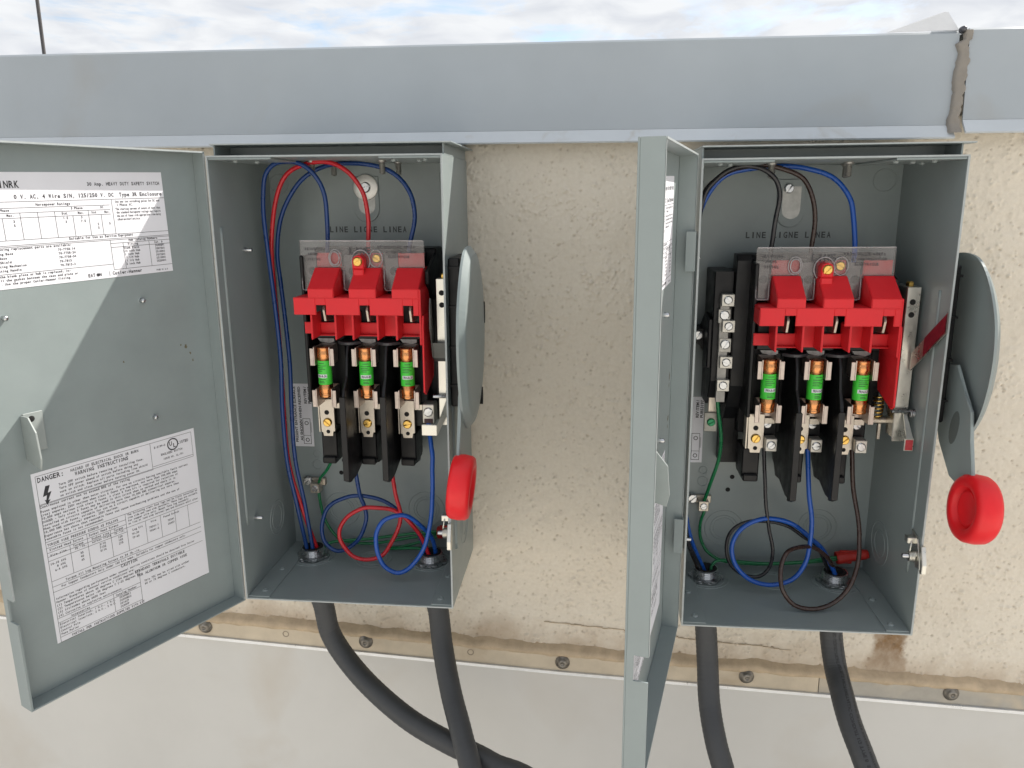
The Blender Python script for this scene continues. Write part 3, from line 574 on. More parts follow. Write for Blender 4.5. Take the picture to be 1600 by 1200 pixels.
def build_box(x0, z0, roll, door_deg, lip, variant, label):
    T = empty('safety_switch', (x0, 0, z0), (0, -roll, 0))
    tag(T, label, 'safety switch', 'open fused safety switches')
    # --- enclosure shell
    e = MB()
    e.box(0, W_, 0, H_, 0.2, 1.7)
    e.box(0, 1.6, 0, H_, 1.7, D_); e.box(W_ - 1.6, W_, 0, H_, 1.7, D_)
    e.box(1.6, W_ - 1.6, H_ - 1.6, H_, 1.7, D_ - 1); e.box(1.6, W_ - 1.6, 0, 1.6, 1.7, D_ - 0.6)
    e.box(1.6, 24, 1.6, 2.8, 20, D_ - 1.2, 0.4); e.box(192, W_ - 1.6, 1.6, 2.8, 20, D_ - 1.2, 0.4)
    e.box(1.6, 60, H_ - 3.4, H_ - 1.7, 30, D_ - 0.4, 0.3); e.box(158, W_ - 1.6, H_ - 3.4, H_ - 1.7, 30, D_ - 0.4, 0.3)
    e.tube([(W_ + 0.1, 60, D_ - 22), (W_ - 0.2, 66, D_ - 22), (W_ - 0.2, 200, D_ - 22), (W_ - 0.2, 314, D_ - 22), (W_ + 0.1, 320, D_ - 22)], 2.6, 12, 2)
    e.tube([(-0.4, 80, D_ - 14), (0.2, 88, D_ - 14), (0.2, 230, D_ - 14), (0.2, 362, D_ - 14), (-0.4, 370, D_ - 14)], 2.8, 12, 2)
    shell = e.build('enclosure', GREY, T)
    r = MB()  # raw front edges of the folded sheet
    r.box(-0.2, 1.4, 1.0, H_ - 1, D_ + 0.02, D_ + 0.5); r.box(W_ - 1.4, W_ + 0.2, 1.0, H_ - 1, D_ + 0.02, D_ + 0.5)
    r.box(0, W_, H_ - 1.2, H_ + 0.2, D_ + 0.04, D_ + 0.7); r.box(0, W_, -0.2, 1.1, D_ + 0.04, D_ + 0.55)
    r.build('front_edge', EDGE, shell)
    for (u, d) in [(13.5, 75), (14.5, 123), (199, 76), (200, 124)]:
        MB().lathe([(3.2, 0), (3.0, 0.9), (2.2, 1.5), (1.3, 1.4), (1.1, 0.7), (0, 0.7)], (u, 2.8, d), (0, 1, 0), 14).build('rivet', GREY, shell)
    for (u, d) in [(18, 116), (30, 96), (166, 112), (196, 116), (186, 96), (204, 70)]:
        MB().lathe([(2.6, 0), (2.4, 1.2), (1.6, 1.9), (0, 2.1)], (u, H_ - 3.4, d), (0, -1, 0), 10).build('rivet', GREY, shell)
    for (u, d) in [(72.5, 66), (142.2, 64), (82, 28), (150, 30)]:
        s = MB(); s.lathe([(4.4, 0), (4.4, 1.6), (3.0, 2.2)], (u, H_ - 1.6, d), (0, -1, 0), 14)
        prof = []
        for k in range(9): prof += [(3.1, 2.2 + k * 1.25), (2.5, 2.8 + k * 1.25)]
        prof += [(0, 13.6)]
        s.lathe(prof, (u, H_ - 1.6, d), (0, -1, 0), 14, smooth=False); s.build('stud', mat('stud_steel', (0.36, 0.36, 0.34), 0.45, metal=0.7), shell)
    def knock(c, ax, Rs):
        k = MB()
        for R in Rs: k.ring(c, R, 0.55, ax, 30, 6)
        k.build('knockout', GREY, shell)
    knock((60, 44, 1.7), (0, 0, 1), (21, 15, 12)); knock((161, 48, 1.7), (0, 0, 1), (21, 15, 12)); knock((197, 420, 1.7), (0, 0, 1), (11,))
    knock((36.5, 1.7, 40), (0, 1, 0), (24, 20)); knock((173, 1.7, 40), (0, 1, 0), (24, 20)); knock((107, 1.7, 40), (0, 1, 0), (20, 15))
    knock((W_ - 1.6, 50, 42), (1, 0, 0), (23, 14)); knock((W_, 60, 60), (1, 0, 0), (23, 14)); knock((1.7, 53, 50), (1, 0, 0), (19, 13)); knock((12, 415, 1.7), (0, 0, 1), (10,))
    knock((34, 99, 1.7), (0, 0, 1), (5.5,)); knock((34, 112, 1.7), (0, 0, 1), (4.2,))
    for (u, v) in ((62, 90), (66, 105), (72, 126)):
        MB().lathe([(2.6, 0.1), (1.7, 0.35), (0, 0.35)], (u, v, 1.7), (0, 0, 1), 12).build('screw_hole', DARK, shell)
    MB().lathe([(1.9, 0), (1.9, 8), (1.3, 8.6), (0, 8.7)], (1.6, 350, 78), (1, 0, 0), 12).build('pin', STEEL, shell)
    MB().lathe([(1.9, 0), (1.9, 8), (1.3, 8.6), (0, 8.7)], (1.6, 76, 105), (1, 0, 0), 12).build('pin', STEEL, shell)
    # keyhole hanger
    h = MB(); pts = [(94, 422), (121, 422)] + [(107.5 + 13.5 * math.cos(a), 388 - 13.5 * math.sin(a)) for a in [math.pi * k / 10 for k in range(11)]]
    h.prism(pts, 'd', 1.6, 3.4, 0.5); hk = h.build('hanger_boss', GREY, shell)
    sl = MB().prism([(99, 415), (117, 415), (117, 398)] + [(108 + 9 * math.cos(a), 392 - 9 * math.sin(a)) for a in [math.pi * k / 8 for k in range(9)]] + [(99, 398)], 'd', 3.4, 3.7).build('hanger_slot', mat('hanger_zinc', (0.42, 0.42, 0.40), 0.45, metal=0.6, var=0.2, vscale=90), shell)
    if variant == 'A':
        MB().lathe([(13.2, 0), (13.2, 1.2), (12.8, 1.5), (5.5, 1.5)], (107.5, 410.7, 3.75), (0, 0, 1), 32).build('washer', mat('bright_washer', (0.80, 0.79, 0.75), 0.42, metal=0.55, var=0.1, vscale=60), shell)
        MB().screw((107.5, 410.7, 5.2), 5.6, (0, 0, 1), 3.2, ang=0.3).build('hanger_screw', STEEL, shell)
    else: MB().screw((104.5, 413, 3.7), 4.8, (0, 0, 1), 3.6, ang=0.9).build('hanger_screw', STEEL, shell)
    b = MB(); b.mono('LINE LIGNE LINEA', 8.4, lambda a, c: (64.6 + a, 364.3 + c, 1.95), adv=85.5 / 16 / 8.4, fill=0.72); b.build('back_lettering', INKGREY, shell)
    # rain lip of the top cover
    l = MB(); l.box(1, 222, H_ + 9.6, H_ + 11.0, 2, 130, 0.4); l.box(3, 213, H_ + 0.3, H_ + 9.6, 4, 92); l.box(213, 214.4, H_ + 0.3, H_ + 9.6, 4, 124); l.box(1.6, 3, H_ + 0.3, H_ + 9.6, 4, 124)
    l.build('drip_hood', GREY, T)
    MB().box(1, 222, H_ + 9.9, H_ + 10.9, 130.05, 130.6).build('hood_edge', EDGE, T)
    # --- notice sticker on the back panel
    MB().box(7, 32, 121, 195.5, 1.75, 2.0).build('notice_sticker', PAPER, T)
    b = MB()
    b.add_text(NOTICE[1], 4.2, lambda a, c: (10.6 + 3 - c, 126 + a, 2.15), width=66); b.add_text(NOTICE[0], 4.2, lambda a, c: (19.4 - c, 128 + a, 2.15), width=64)
    b.add_text(NOTICE[2], 4.4, lambda a, c: (26.5 - c, 172 + a, 2.15), width=20); b.add_text(NOTICE[3], 4.4, lambda a, c: (31.2 - c, 172 + a, 2.15), width=20)
    for (xa, xb, ya, yb) in [(20, 29, 124, 124.5), (20, 29, 154, 154.5), (20, 20.5, 124, 154), (28.5, 29, 124, 154), (20, 29, 134, 134.4), (19, 19.5, 138, 150), (29.6, 30, 138, 150)]: b.box(xa, xb, ya, yb, 2.05, 2.15)
    b.ring((24.5, 149, 2.05), 2.0, 0.4, (0, 0, 1), 14, 4); b.ring((24.5, 129, 2.05), 2.0, 0.4, (0, 0, 1), 14, 4)
    b.build('notice_lettering', INK, T)
    # --- door, drawn in its own plane and swung open
    DM = door_matrix(door_deg, lip)
    DWID, z0_, z1_ = 212.0, -4.0, 441.0
    d = MB(); d.box(-DWID, 0, z0_, z1_, -1.5, 0)
    d.box(-DWID, 0, z0_, z0_ + 1.5, 0, 15.5); d.box(-DWID, 0, z1_ - 1.5, z1_, 0, 15.5)
    d.box(-1.5, 0, z0_ + 1.5, z1_ - 1.5, 0, 15.5)
    d.box(-DWID, -DWID + 1.5, z0_ + 1.5, 74, 0, 15.5); d.box(-DWID, -DWID + 1.5, 94, z1_ - 1.5, 0, 15.5); d.box(-DWID, -DWID + 1.5, 74, 94, 0, 5)
    bmesh.ops.bevel(d.bm, geom=[e_ for e_ in d.bm.edges if e_.calc_length() > 0.1], offset=0.35 * S, segments=1, affect='EDGES')
    door = on(d.build('door', GREY, T), DM)
    ed = MB(); ed.box(-DWID + 2, -2, z1_ - 1.3, z1_ + 0.1, 15.55, 15.85); ed.box(-2, -0.1, z0_ + 2, z1_ - 2, 15.55, 15.85); ed.box(-DWID - 0.1, -DWID + 1.2, 95, z1_ - 2, 15.55, 15.85)
    ed.build('door_edge', EDGE, door)
    for (u, v) in [(-67, 313), (-67.5, 207), (-180, 312)]:
        MB().lathe([(2.1, 0), (2.1, 3.4), (1.4, 4.2), (0, 4.3)], (u, v, 0), (0, 0, 1), 12).build('stud_end', STEEL, door)
    k = MB(); k.box(-178, -163, 204, 236, 0, 1.4, 0.3); k.prism([(235, 0.2), (235, 11), (224, 20), (203, 22), (194, 20), (199, 0.2)], 'u', -179.6, -178.1, 0.3)
    k.build('latch_bracket', mat('bracket_grey', (0.31, 0.34, 0.33), 0.45, var=0.06, vscale=30), door)
    MB().lathe([(2.6, 0), (1.6, 0.4), (0, 0.4)], (-172, 231, 1.4), (0, 0, 1), 12).build('bracket_hole', DARK, door)
    for v in (360, 96) if variant == 'B' else ():
        q = MB(); q.box(-7, -1.6, v - 17, v + 17, 15.9, 17.0, 0.2); q.box(-8.2, -7, v - 17, v + 17, 9, 17.2, 0.2); q.build('hinge_leaf', GREY, door)
    SC = mat('scuff_mark', (0.13, 0.115, 0.07), 0.7, var=0.3, vscale=300)
    for (u, v, r_) in ([(-28, 266, 1.5), (-24, 259, 1.0), (-33, 268, 0.8), (-22, 252, 0.9), (-90, 262, 0.7)] if variant == 'A' else [(-14, 250, 3.0), (-15, 243, 2.2), (-14, 212, 3.2), (-16, 205, 1.6)]):
        MB().prism([(u + r_ * random.uniform(0.5, 1.3) * math.cos(2 * math.pi * i / 11), v + r_ * random.uniform(0.5, 1.7) * math.sin(2 * math.pi * i / 11)) for i in range(11)], 'd', 0.0, 0.08).build('scuff', SC, door)
    # rating sheet: hinge edge at -35 mm
    tilt = 0.022
    X_, Y_ = -192.0, 419.0
    ct, st = math.cos(tilt), math.sin(tilt)
    def rect(w, hgt, x, y, tl):
        c_, s_ = math.cos(tl), math.sin(tl)
        return [(x, y), (x + w * c_, y + w * s_), (x + w * c_ + hgt * s_, y + w * s_ - hgt * c_), (x + hgt * s_, y - hgt * c_)]
    lab = on(MB().prism(rect(157, 86, X_, Y_, tilt), 'd', 0.05, 0.25).build('rating_label', PAPER, T), DM)
    b, place = printed(RATING, RATING_R, X_ + 6, Y_, tilt)
    px_ = place(81.4, 82.4); b.lathe([(0.0, 0.0), (1.35, 0.0)], px_, (0, 0, 1), 14)
    b.build('lettering', INK, lab)
    lab2 = on(MB().prism(rect(149.5, 151, -178.6, 186.2, 0.004), 'd', 0.05, 0.25).build('danger_label', PAPER, T), DM)
    b, place = printed(DANGER, DANGER_R, -178.6, 186.2, 0.004)
    c = place(126, 9.6); b.ring((c[0], c[1], 0.33), 5.2, 0.55, (0, 0, 1), 26, 4)
    b.add_text('U', 5.4, lambda a, q: (c[0] - 3.6 + a * .8, c[1] - 0.9 + q, 0.35)); b.add_text('L', 5.4, lambda a, q: (c[0] + 0.2 + a, c[1] - 3.2 + q, 0.35))
    bolt = [(9.6, 14), (13.2, 14), (10.8, 20), (13.8, 19.4), (10.4, 26.2), (12.2, 26.0), (9.0, 30), (7.6, 25.2), (8.8, 25.8), (9.8, 21.8), (6.6, 22.4)]
    b.bm.faces.new([b.bm.verts.new(b._P(place(x, y - 1))) for x, y in bolt])
    b.build('lettering', INK, lab2)
    # --- switch base, barriers
    s = MB(); s.box(60, 188, 168, 350, 6, 40, 1.5); s.box(60, 64, 196, 345, 40, 84, 1.0)
    s.prism([(345, 40), (330, 84), (318, 84), (300, 60), (300, 40)], 'u', 185.5, 189, 0.4)
    for k, p in enumerate(POLE):
        s.box(p - 13, p + 16, 166, 300, 40, 62, 1.2); s.box(p - 13, p + 16, 262, 300, 62, 80, 1.2); s.box(p - 16, p + 1, 127, 158, 30, 62, 1.2); s.box(p - 15, p, 123.5, 131, 28, 66, 1.2)
        s.box(p - 14, p + 14, 306, 346, 40, 58, 1.0)
        if k: s.prism([(168, 12), (168, 50), (136, 50), (118, 40), (116, 26), (132, 12)], 'u', BARR[k - 1] + 1.6, p - 3, 0.8)
    base = s.build('switch_base', BLACK, T)
    for k, u in enumerate(BARR):
        f0 = 108 if k == 0 else 104
        q = MB(); q.prism([(258, 62), (258, 82), (246, 88), (226, 92), (214, f0 - 4), (205, f0), (122, f0), (117, f0 - 6), (116, f0 - 26), (128, 40), (134, 22), (172, 8), (258, 8)], 'u', u - 1.5, u + 1.5, 0.6)
        q.prism([(208, f0 - 2), (208, f0 + 0.8), (121, f0 + 0.8), (117.5, f0 - 6), (117, f0 - 12), (121, f0 - 6)], 'u', u - 3.6, u + 2.6, 0.5)
        q.build('barrier', mat('black_barrier', (0.007, 0.007, 0.008), 0.4, spec=0.35, var=0.3, vscale=70, rvar=0.12, bump=0.08, bscale=400), base)
    # arched barrier tops above the fuses
    for k, u in enumerate([u_ for u_ in BARR]):
        q = MB(); q.prism([(u - 12 + 24 * i / 8, 76 + 8 * math.sin(math.pi * i / 8)) for i in range(9)] + [(u + 12, 60), (u - 12, 60)], 'v', 256, 259, 0.4); q.build('arc_hood', mat('smoky_arc_hood', (0.05, 0.05, 0.055), 0.4), base)
    MB().prism([(u, v) for u, v in [(184.8, 300), (196, 300), (196, 205), (186, 190)]], 'd', 20, 46, 0.6).build('side_block', BLACK, base)
    # --- fuse clips and load terminals
    for k, p in enumerate(POLE):
        for v in (245, 202):
            c = MB()
            for sg in (-1, 1):
                c.box(p + sg * 8.0 - 0.6, p + sg * 8.0 + 0.6, v - 9, v + 10, 66, 91, 0.2)
                c.box(min(p + sg * 8.6, p + sg * 12.4), max(p + sg * 8.6, p + sg * 12.4), v - 9, v + 8.6, 89.6, 90.8, 0.25)
            c.box(p - 8, p + 8, v - 9, v + 10, 64.6, 65.8); c.build('fuse_clip', mat('clip_tin', (0.50, 0.43, 0.385), 0.4, metal=0.9, var=0.12, vscale=150), T)
        MB().prism([(p - 9, 262), (p - 4, 266), (p + 9, 266), (p + 9, 258), (p + 4, 256), (p - 6, 258)], 'd', 72, 76, 0.4).build('clip_spring', mat('dull_spring', (0.20, 0.20, 0.20), 0.45, metal=0.7, var=0.3, vscale=200), T)
        t = MB(); t.prism([(p - 14, 196), (p + 2.2, 196), (p + 2.2, 161), (p - 0.5, 161), (p - 0.5, 155.5), (p - 10.6, 155.5), (p - 10.6, 160), (p - 13, 160)], 'd', 66.5, 69.5, 0.4); t.box(p - 15.2, p - 14, 160, 200, 56, 69.4); t.box(p + 2.2, p + 12, 186, 192, 64, 69, 0.3)
        tm = t.build('load_terminal', TIN, T)
        MB().screw((p - 5.6, 170.8, 69.5), 4.7, (0, 0, 1), 2.2, ang=random.uniform(-1, 1)).build('terminal_screw', BRASS, tm)
        hl = MB(); hl.lathe([(2.6, 0.12), (0, 0.12)], (p - 6, 181.5, 69.5), (0, 0, 1), 14); hl.lathe([(2.1, 0.12), (0, 0.12)], (p - 5.5, 160.6, 69.5), (0, 0, 1), 14); hl.build('terminal_hole', DARK, tm)
    if variant == 'B':
        for k, p in enumerate(POLE):
            g = MB(); g.box(p + 2.6, p + 13.6, 160, 173, 64, 78, 0.6); lg = g.build('wire_lug', mat('lug_alu', (0.56, 0.54, 0.49), 0.42, metal=0.7, var=0.12, vscale=120), T)
            MB().screw((p + 8, 166.5, 78), 4.3, (0, 0, 1), 1.2, ang=random.uniform(-1, 1.4)).build('lug_screw', STEEL, lg)
            MB().box(p + 2.8, p + 12.2, 174, 192, 60, 63, 0.3).build('lug_back', BLACK, lg)
            MB().screw((p + 5.6, 185, 66), 4.4, (0, 0, 1), 2.0, ang=random.uniform(-1, 1.4)).build('strap_screw', STEEL, lg)
    else:
        g = MB(); g.box(177.2, 189.6, 175, 195, 62, 79, 0.8); lg = g.build('wire_lug', mat('lug_alu', (0.56, 0.54, 0.49), 0.42, metal=0.7, var=0.12, vscale=120), T)
        MB().screw((183.4, 187, 79), 4.8, (0, 0, 1), 1.4, ang=0.4).build('lug_screw', STEEL, lg)
        MB().box(179, 188, 175.4, 180, 79, 79.3).build('lug_opening', mat('lug_dark', (0.05, 0.015, 0.02), 0.5), lg)
        q = MB(); q.box(180, 196, 167.5, 179, 96, 98, 0.6); q.hexa([(196, 167.5, 96), (196, 179, 96), (205.5, 205, 92), (205.5, 192, 92)], [(196, 167.5, 98), (196, 179, 98), (207, 205, 93), (207, 192, 93)]); q.box(205, 207, 186, 214, 86, 94, 0.4)
        q.build('interlock_hook', ZINC, T)
        q = MB(); q.prism([(303, 96), (306, 99), (296, 102), (276, 103), (262, 96), (247, 92), (244, 88), (262, 86), (280, 93)], 'u', 192, 193.5, 0.3); q.prism([(258, 92), (262, 97), (246, 92), (242, 88)], 'u', 193.5, 208, 0.3)
        q.build('interlock_lever', mat('dark_lever', (0.10, 0.105, 0.10), 0.4, metal=0.5), T)
    # --- red insulating shield
    rd = MB()
    PEG = [(76.2, 101.2), (116.6, 142.8), (158.4, 184.2)]
    F0, F1 = 108.2, 110.6
    # notched front bar in slabs
    cuts = [61.5]
    for (a, b_), p in zip(PEG, POLE): cuts += [p + 4.2, p + 14.2]
    cuts.append(184.2)
    for i in range(len(cuts) - 1):
        notch = i % 2 == 1
        rd.box(cuts[i], cuts[i + 1], 300 if notch else 290.5, 307, F0, F1)
    for (a, b_) in PEG:
        rd.box(a, b_, 307, 315.6, F0, F1)
        rd.hexa([(a, 315.6, F0), (b_, 315.6, F0), (b_, 315.6, F1), (a, 315.6, F1)], [(a, 333.5, 83.5), (b_, 333.5, 83.5), (b_, 333.5, 85.8), (a, 333.5, 85.8)])
        rd.box(a, b_, 333.5, 347.5, 77.6, 79.6)
        for u in (a, b_ - 1.7): rd.prism([(307, F0), (315.6, F0), (333.4, 83.5), (333.4, 62), (307, 62)], 'u', u, u + 1.7)
    rd.box(61.5, 184.2, 305.2, 307, 70, F0)
    rd.box(61.5, 63.2, 290.5, 305.2, 84, F0); rd.box(184.2, 186, 262, 315.6, 70, 110.2)
    for u in (76.6, 100.4, 117.6, 142, 160.6): rd.box(u, u + 1.8, 266, 290.5, 82, 109)
    for (a, b_) in ((62, 76.6), (78.4, 100.4), (119.4, 142), (162.4, 184.2)): rd.box(a, b_, 268, 279.5, 84, 86)
    for (a, b_) in ((78.4, 100.4), (119.4, 142), (162.4, 184.2)): rd.box(a, b_, 267, 268, 84, 92)
    for (a, b_) in ((102.2, 117.6), (143.8, 160.6)): rd.box(a, b_, 266.5, 290.5, 84, 86)
    rd.prism([(290, 72), (290, 107.5), (280, 109), (215.5, 110), (212, 104), (222, 68), (262, 62)], 'u', 186, 188, 0.3)
    rd.box(116.6, 127.8, 322, 333, 90, 94.6, 0.5)
    rd.prism([(116.6, 333), (127.8, 333)] + [(122.2 + 5.6 * math.cos(a_), 340.5 + 5.6 * math.sin(a_)) for a_ in [math.pi * i / 8 for i in range(9)]], 'd', 84.5, 94.6, 0.4)
    bmesh.ops.bevel(rd.bm, geom=[e_ for e_ in rd.bm.edges if e_.calc_length() > 3 * S and len(e_.link_faces) == 2 and e_.calc_face_angle(0) > 0.5], offset=0.6 * S, segments=2, affect='EDGES')
    rd.build('insulating_shield', RED, T)
    cb = MB()
    for p in POLE: cb.prism([(300, 76), (302, 100), (294, 104), (283, 100), (281, 78)], 'u', p + 8.2, p + 10.6, 0.3)
    cb.build('contact_blades', TIN, T)
    # --- clear cover in front of the line terminals
    c = MB()
    cl = [(60.8, 310), (75, 310), (75, 331), (103, 331), (103, 311), (115.6, 311), (115.6, 331), (143.6, 331), (143.6, 311), (157, 311), (157, 331), (185, 331), (185, 358.5), (184, 359.5), (62, 359.5), (60.8, 358.5)]
    c.prism(cl, 'd', 81.2, 82.8, 0.25)
    cv = c.build('clear_cover', CLEAR, T)
    o_ = MB()
    def oval(u, v, a_, b_2, d_=83.0, r_=0.7):
        pts = [(u + a_ * math.cos(t_) , v + b_2 * math.sin(t_), d_) for t_ in [2 * math.pi * i / 20 for i in range(21)]]
        o_.tube(pts, r_, 6, 2, caps=False)
    oval(96.2, 342.6, 6.2, 8.2); oval(96.2, 342.6, 4.6, 6.4, 84.5); oval(137.2, 342.2, 6.4, 8.4); oval(122.2, 340, 9.2, 10.5, 84)
    for (a_, b_2) in ((61.5, 74), (104, 115), (144.5, 156.2)): o_.tube([(a_ + .5, 331, 83), (a_ + .6, 314, 84), (a_ + 2.5, 311.5, 84), (b_2 - 2, 311.5, 84), (b_2 - .5, 314, 84), (b_2 - .4, 331, 83)], 0.6, 6, 3)
    o_.box(61.4, 184.4, 358.7, 359.9, 82.9, 84, 0.2)
    o_.build('moulded_rim', FROST, cv)
    for (t_, u, v, sz) in COVER: MB().mono(t_, sz, lambda a_, c_, u=u, v=v: (u + a_, v - 1.2 + c_, 83.1), fill=0.8).build('lettering', EMBOSS, cv)
    b = MB()
    for t_, u in (('L1', 66.5), ('L2', 106), ('L3', 147)): b.add_text(t_, 6.5, lambda a_, c_, u=u: (u + a_, 333.5 + c_, 76.4))
    b.box(61.5, 74.5, 312, 345, 75.2, 76.2, 0.2); b.box(102.8, 115, 312, 345, 75.2, 76.2, 0.2); b.box(144.4, 157, 312, 345, 75.2, 76.2, 0.2)
    b.build('line_plate', mat('clouded_plate', (0.16, 0.155, 0.155), 0.4, var=0.2, vscale=90), T)
    hl = MB()
    for u in (69.6, 111, 152.8): hl.lathe([(4.0, 0.2), (0, 0.2)], (u, 329.4, 76.2), (0, 0, 1), 16)
    hl.build('plate_hole', DARK, T)
    MB().screw((122.2, 340, 94.6), 4.6, (0, 0, 1), 2.0, ang=0.75).build('cover_screw', BRASS, cv)
    MB().screw((137.2, 342.2, 80.2), 4.4, (0, 0, 1), 2.0, ang=-0.5).build('cover_screw', BRASS, cv)
    # --- operating mechanism on the right
    q = MB(); q.box(196.6, 208.6, 176, 323.5, 86, 87.6, 0.4); q.box(207.2, 208.8, 180, 322, 40, 86, 0.3); q.box(196.6, 198, 180, 322, 70, 86, 0.2); q.box(196.6, 208.6, 322, 323.4, 60, 86, 0.2)
    br = q.build('mechanism_bracket', ZINC, T)
    for v in (309.8, 298): MB().lathe([(2.7, 0.15), (0, 0.15)], (202, v, 87.6), (0, 0, 1), 16).build('bracket_hole', DARK, br)
    MB().lathe([(3.6, 0), (3.6, 3), (2.6, 4.2), (0, 4.4)], (202.5, 323.5, 76), (0, 1, 0), 6, smooth=False).build('hex_bolt', BRASS, br)
    q = MB(); q.lathe([(1.9, 0), (1.9, 26), (0, 26)], (192, 207, 92), (1, 0, -0.05), 10)
    q.build('pivot_pin', STEEL, br)
    if variant == 'B':
        q = MB(); q.hexa([(203, 226, 88), (203, 262, 88), (213.5, 304, 130), (213.5, 292, 130)], [(204.6, 226, 88), (204.6, 262, 88), (215.1, 304, 132), (215.1, 292, 132)])
        q2 = MB(); q2.hexa([(206, 246, 90), (206, 263, 90), (212.2, 308, 140), (212.2, 290, 140)], [(204.2, 246, 91.5), (204.2, 263, 91.5), (210.4, 308, 141.5), (210.4, 290, 141.5)])
        q3 = MB(); q3.hexa([(206.0, 263.6, 112), (206.0, 281, 112), (210.0, 306.6, 140.6), (210.0, 291, 140.6)], [(205.5, 263.6, 112.4), (205.5, 281, 112.4), (209.5, 306.6, 141.2), (209.5, 291, 141.2)])
        q.bm.free(); ar = q2.build('indicator_arm', ZINC, T); q3.build('reflective_tape', REFLECT, ar)
        q = MB(); q.hexa([(203.5, 206, 88), (206.5, 206, 88), (209.5, 184, 102), (203.5, 184, 102)], [(203.5, 206, 89.4), (206.5, 206, 89.4), (209.5, 184, 103.4), (203.5, 184, 103.4)]); q.box(202, 210.5, 171.5, 183.9, 102, 103.6, 0.5)
        hk = q.build('interlock_hook', ZINC, T); MB().box(203, 209.6, 172.6, 182.6, 103.65, 103.9).build('tag_face', REFLECT2, hk)
        sp = MB(); pts = [(189 + 4.4 * math.cos(a_ * 0.9), 216 - a_ * 0.55, 66 + 4.4 * math.sin(a_ * 0.9)) for a_ in range(0, 40)]
        sp.tube(pts, 0.8, 6, 2); sp.build('coil_spring', BRASS, T)
        q = MB(); q.box(181, 200, 188, 194, 62, 70, 1.6); q.box(189.5, 192.5, 172, 188, 66, 69, 0.4); q.build('spring_seat', TIN, T)
        sp = MB(); sp.tube([(209 + a_ * 0.22, 205 + 3.4 * math.cos(a_ * 0.9), 91 + 3.4 * math.sin(a_ * 0.9)) for a_ in range(0, 34)], 0.6, 6, 2); sp.build('coil_spring', STEEL, T)
    # --- door catch in the right side
    q = MB(); q.prism([(100, 118), (96, 132), (78, 141), (70, 143), (69, 134), (80, 126)], 'u', 211.4, 213.2, 0.4); q.prism([(92, 138.2), (72, 139), (66, 143), (68, 147), (76, 147), (92, 141)], 'u', 212, 216.4, 0.6)
    ct_ = q.build('door_catch', ZINC, T)
    MB().lathe([(2.4, 0), (2.4, 12), (1.6, 13), (0, 13)], (213, 78, 130), (-1, 0, 0), 12).build('catch_pin', STEEL, ct_)
    q = MB(); q.tube([(206 + a_ * 0.16, 78 + 4.6 * math.cos(a_ * 0.8), 130 + 4.6 * math.sin(a_ * 0.8)) for a_ in range(0, 34)], 0.8, 6, 2); q.tube([(206, 83, 132), (207, 90, 131), (208, 95, 128)], 0.8, 6, 3); q.box(204, 212, 90, 96, 122, 130, 0.6); q.build('catch_spring', ZINC, ct_)
    # --- outside handle
    q = MB(); q.box(W_ + 0.3, 226, 205, 346, 66, 122, 1.2)
    for v in (225, 262, 300, 336): q.box(W_ + 0.3, 227, v, v + 2, 65, 124)
    hs = q.build('handle_housing', BLACK, T)
    out = [(354, 97), (356, 118), (352, 138), (340, 154), (322, 168), (300, 178), (271, 181.5), (240, 177), (216, 167), (200, 154), (190, 141), (187, 126), (190, 104), (204, 76), (228, 56), (258, 46), (290, 46), (318, 56), (340, 75)]
    cen = (268, 112)
    sm_ = []
    for i in range(len(out)):
        p0, p1, p2, p3 = [Vector(out[(i + k) % len(out)]) for k in (-1, 0, 1, 2)]
        for k in range(4):
            t_ = k / 4; p = 0.5 * ((2 * p1) + (p2 - p0) * t_ + (2 * p0 - 5 * p1 + 4 * p2 - p3) * t_ * t_ + (3 * p1 - p0 - 3 * p2 + p3) * t_ ** 3); sm_.append((p.x, p.y))
    out = sm_
    Hn = MB(); bmh = Hn.bm; loops = []
    for (f_, u) in ((1.0, 233.8), (0.925, 238.6), (0.8, 239.6), (0.6, 239.8)):
        loops.append([(u, cen[0] + (v - cen[0]) * f_, cen[1] + (d_ - cen[1]) * f_) for v, d_ in out])
    th = 2.2
    LV = [[bmh.verts.new(Hn._P(p)) for p in lp] for lp in loops]; LW = [[bmh.verts.new(Hn._P((p[0] - th, p[1], p[2]))) for p in lp] for lp in loops]
    N_ = len(out)
    for a_, b_2 in zip(LV, LV[1:]):
        for i in range(N_): f_ = bmh.faces.new([a_[i], a_[(i + 1) % N_], b_2[(i + 1) % N_], b_2[i]]); f_.smooth = a_ is not LV[0]
    for a_, b_2 in zip(LW, LW[1:]):
        for i in range(N_): f_ = bmh.faces.new([a_[i], b_2[i], b_2[(i + 1) % N_], a_[(i + 1) % N_]]); f_.smooth = True
    bmh.faces.new(LV[-1]); bmh.faces.new(LW[-1][::-1])
    for i in range(N_): bmh.faces.new([LV[0][i], LW[0][i], LW[0][(i + 1) % N_], LV[0][(i + 1) % N_]])
    hd = Hn.build('operating_handle', GREY, T)
    for (v, d_, a_) in ((287, 58, 11), (206, 80, 9)):
        MB().prism([(v + a_ * math.cos(2 * math.pi * i / 12), d_ + 2.2 * math.sin(2 * math.pi * i / 12)) for i in range(12)], 'u', 237.0, 240.2).build('slot', DARK, hd)
    lv = MB(); lv.prism([(256, 108), (260, 129), (241, 144), (226, 163), (203, 168), (171, 180), (157, 160), (160, 138), (184, 111), (210, 94), (240, 90)], 'u', 229.0, 232.0, 0.9)
    lv.build('lever', GREY, hd)
    lh = MB(); pts = [(205 + 16 * math.cos(t_), 137 + 8 * math.sin(t_) + 3 * math.cos(t_)) for t_ in [2 * math.pi * i / 16 for i in range(16)]]
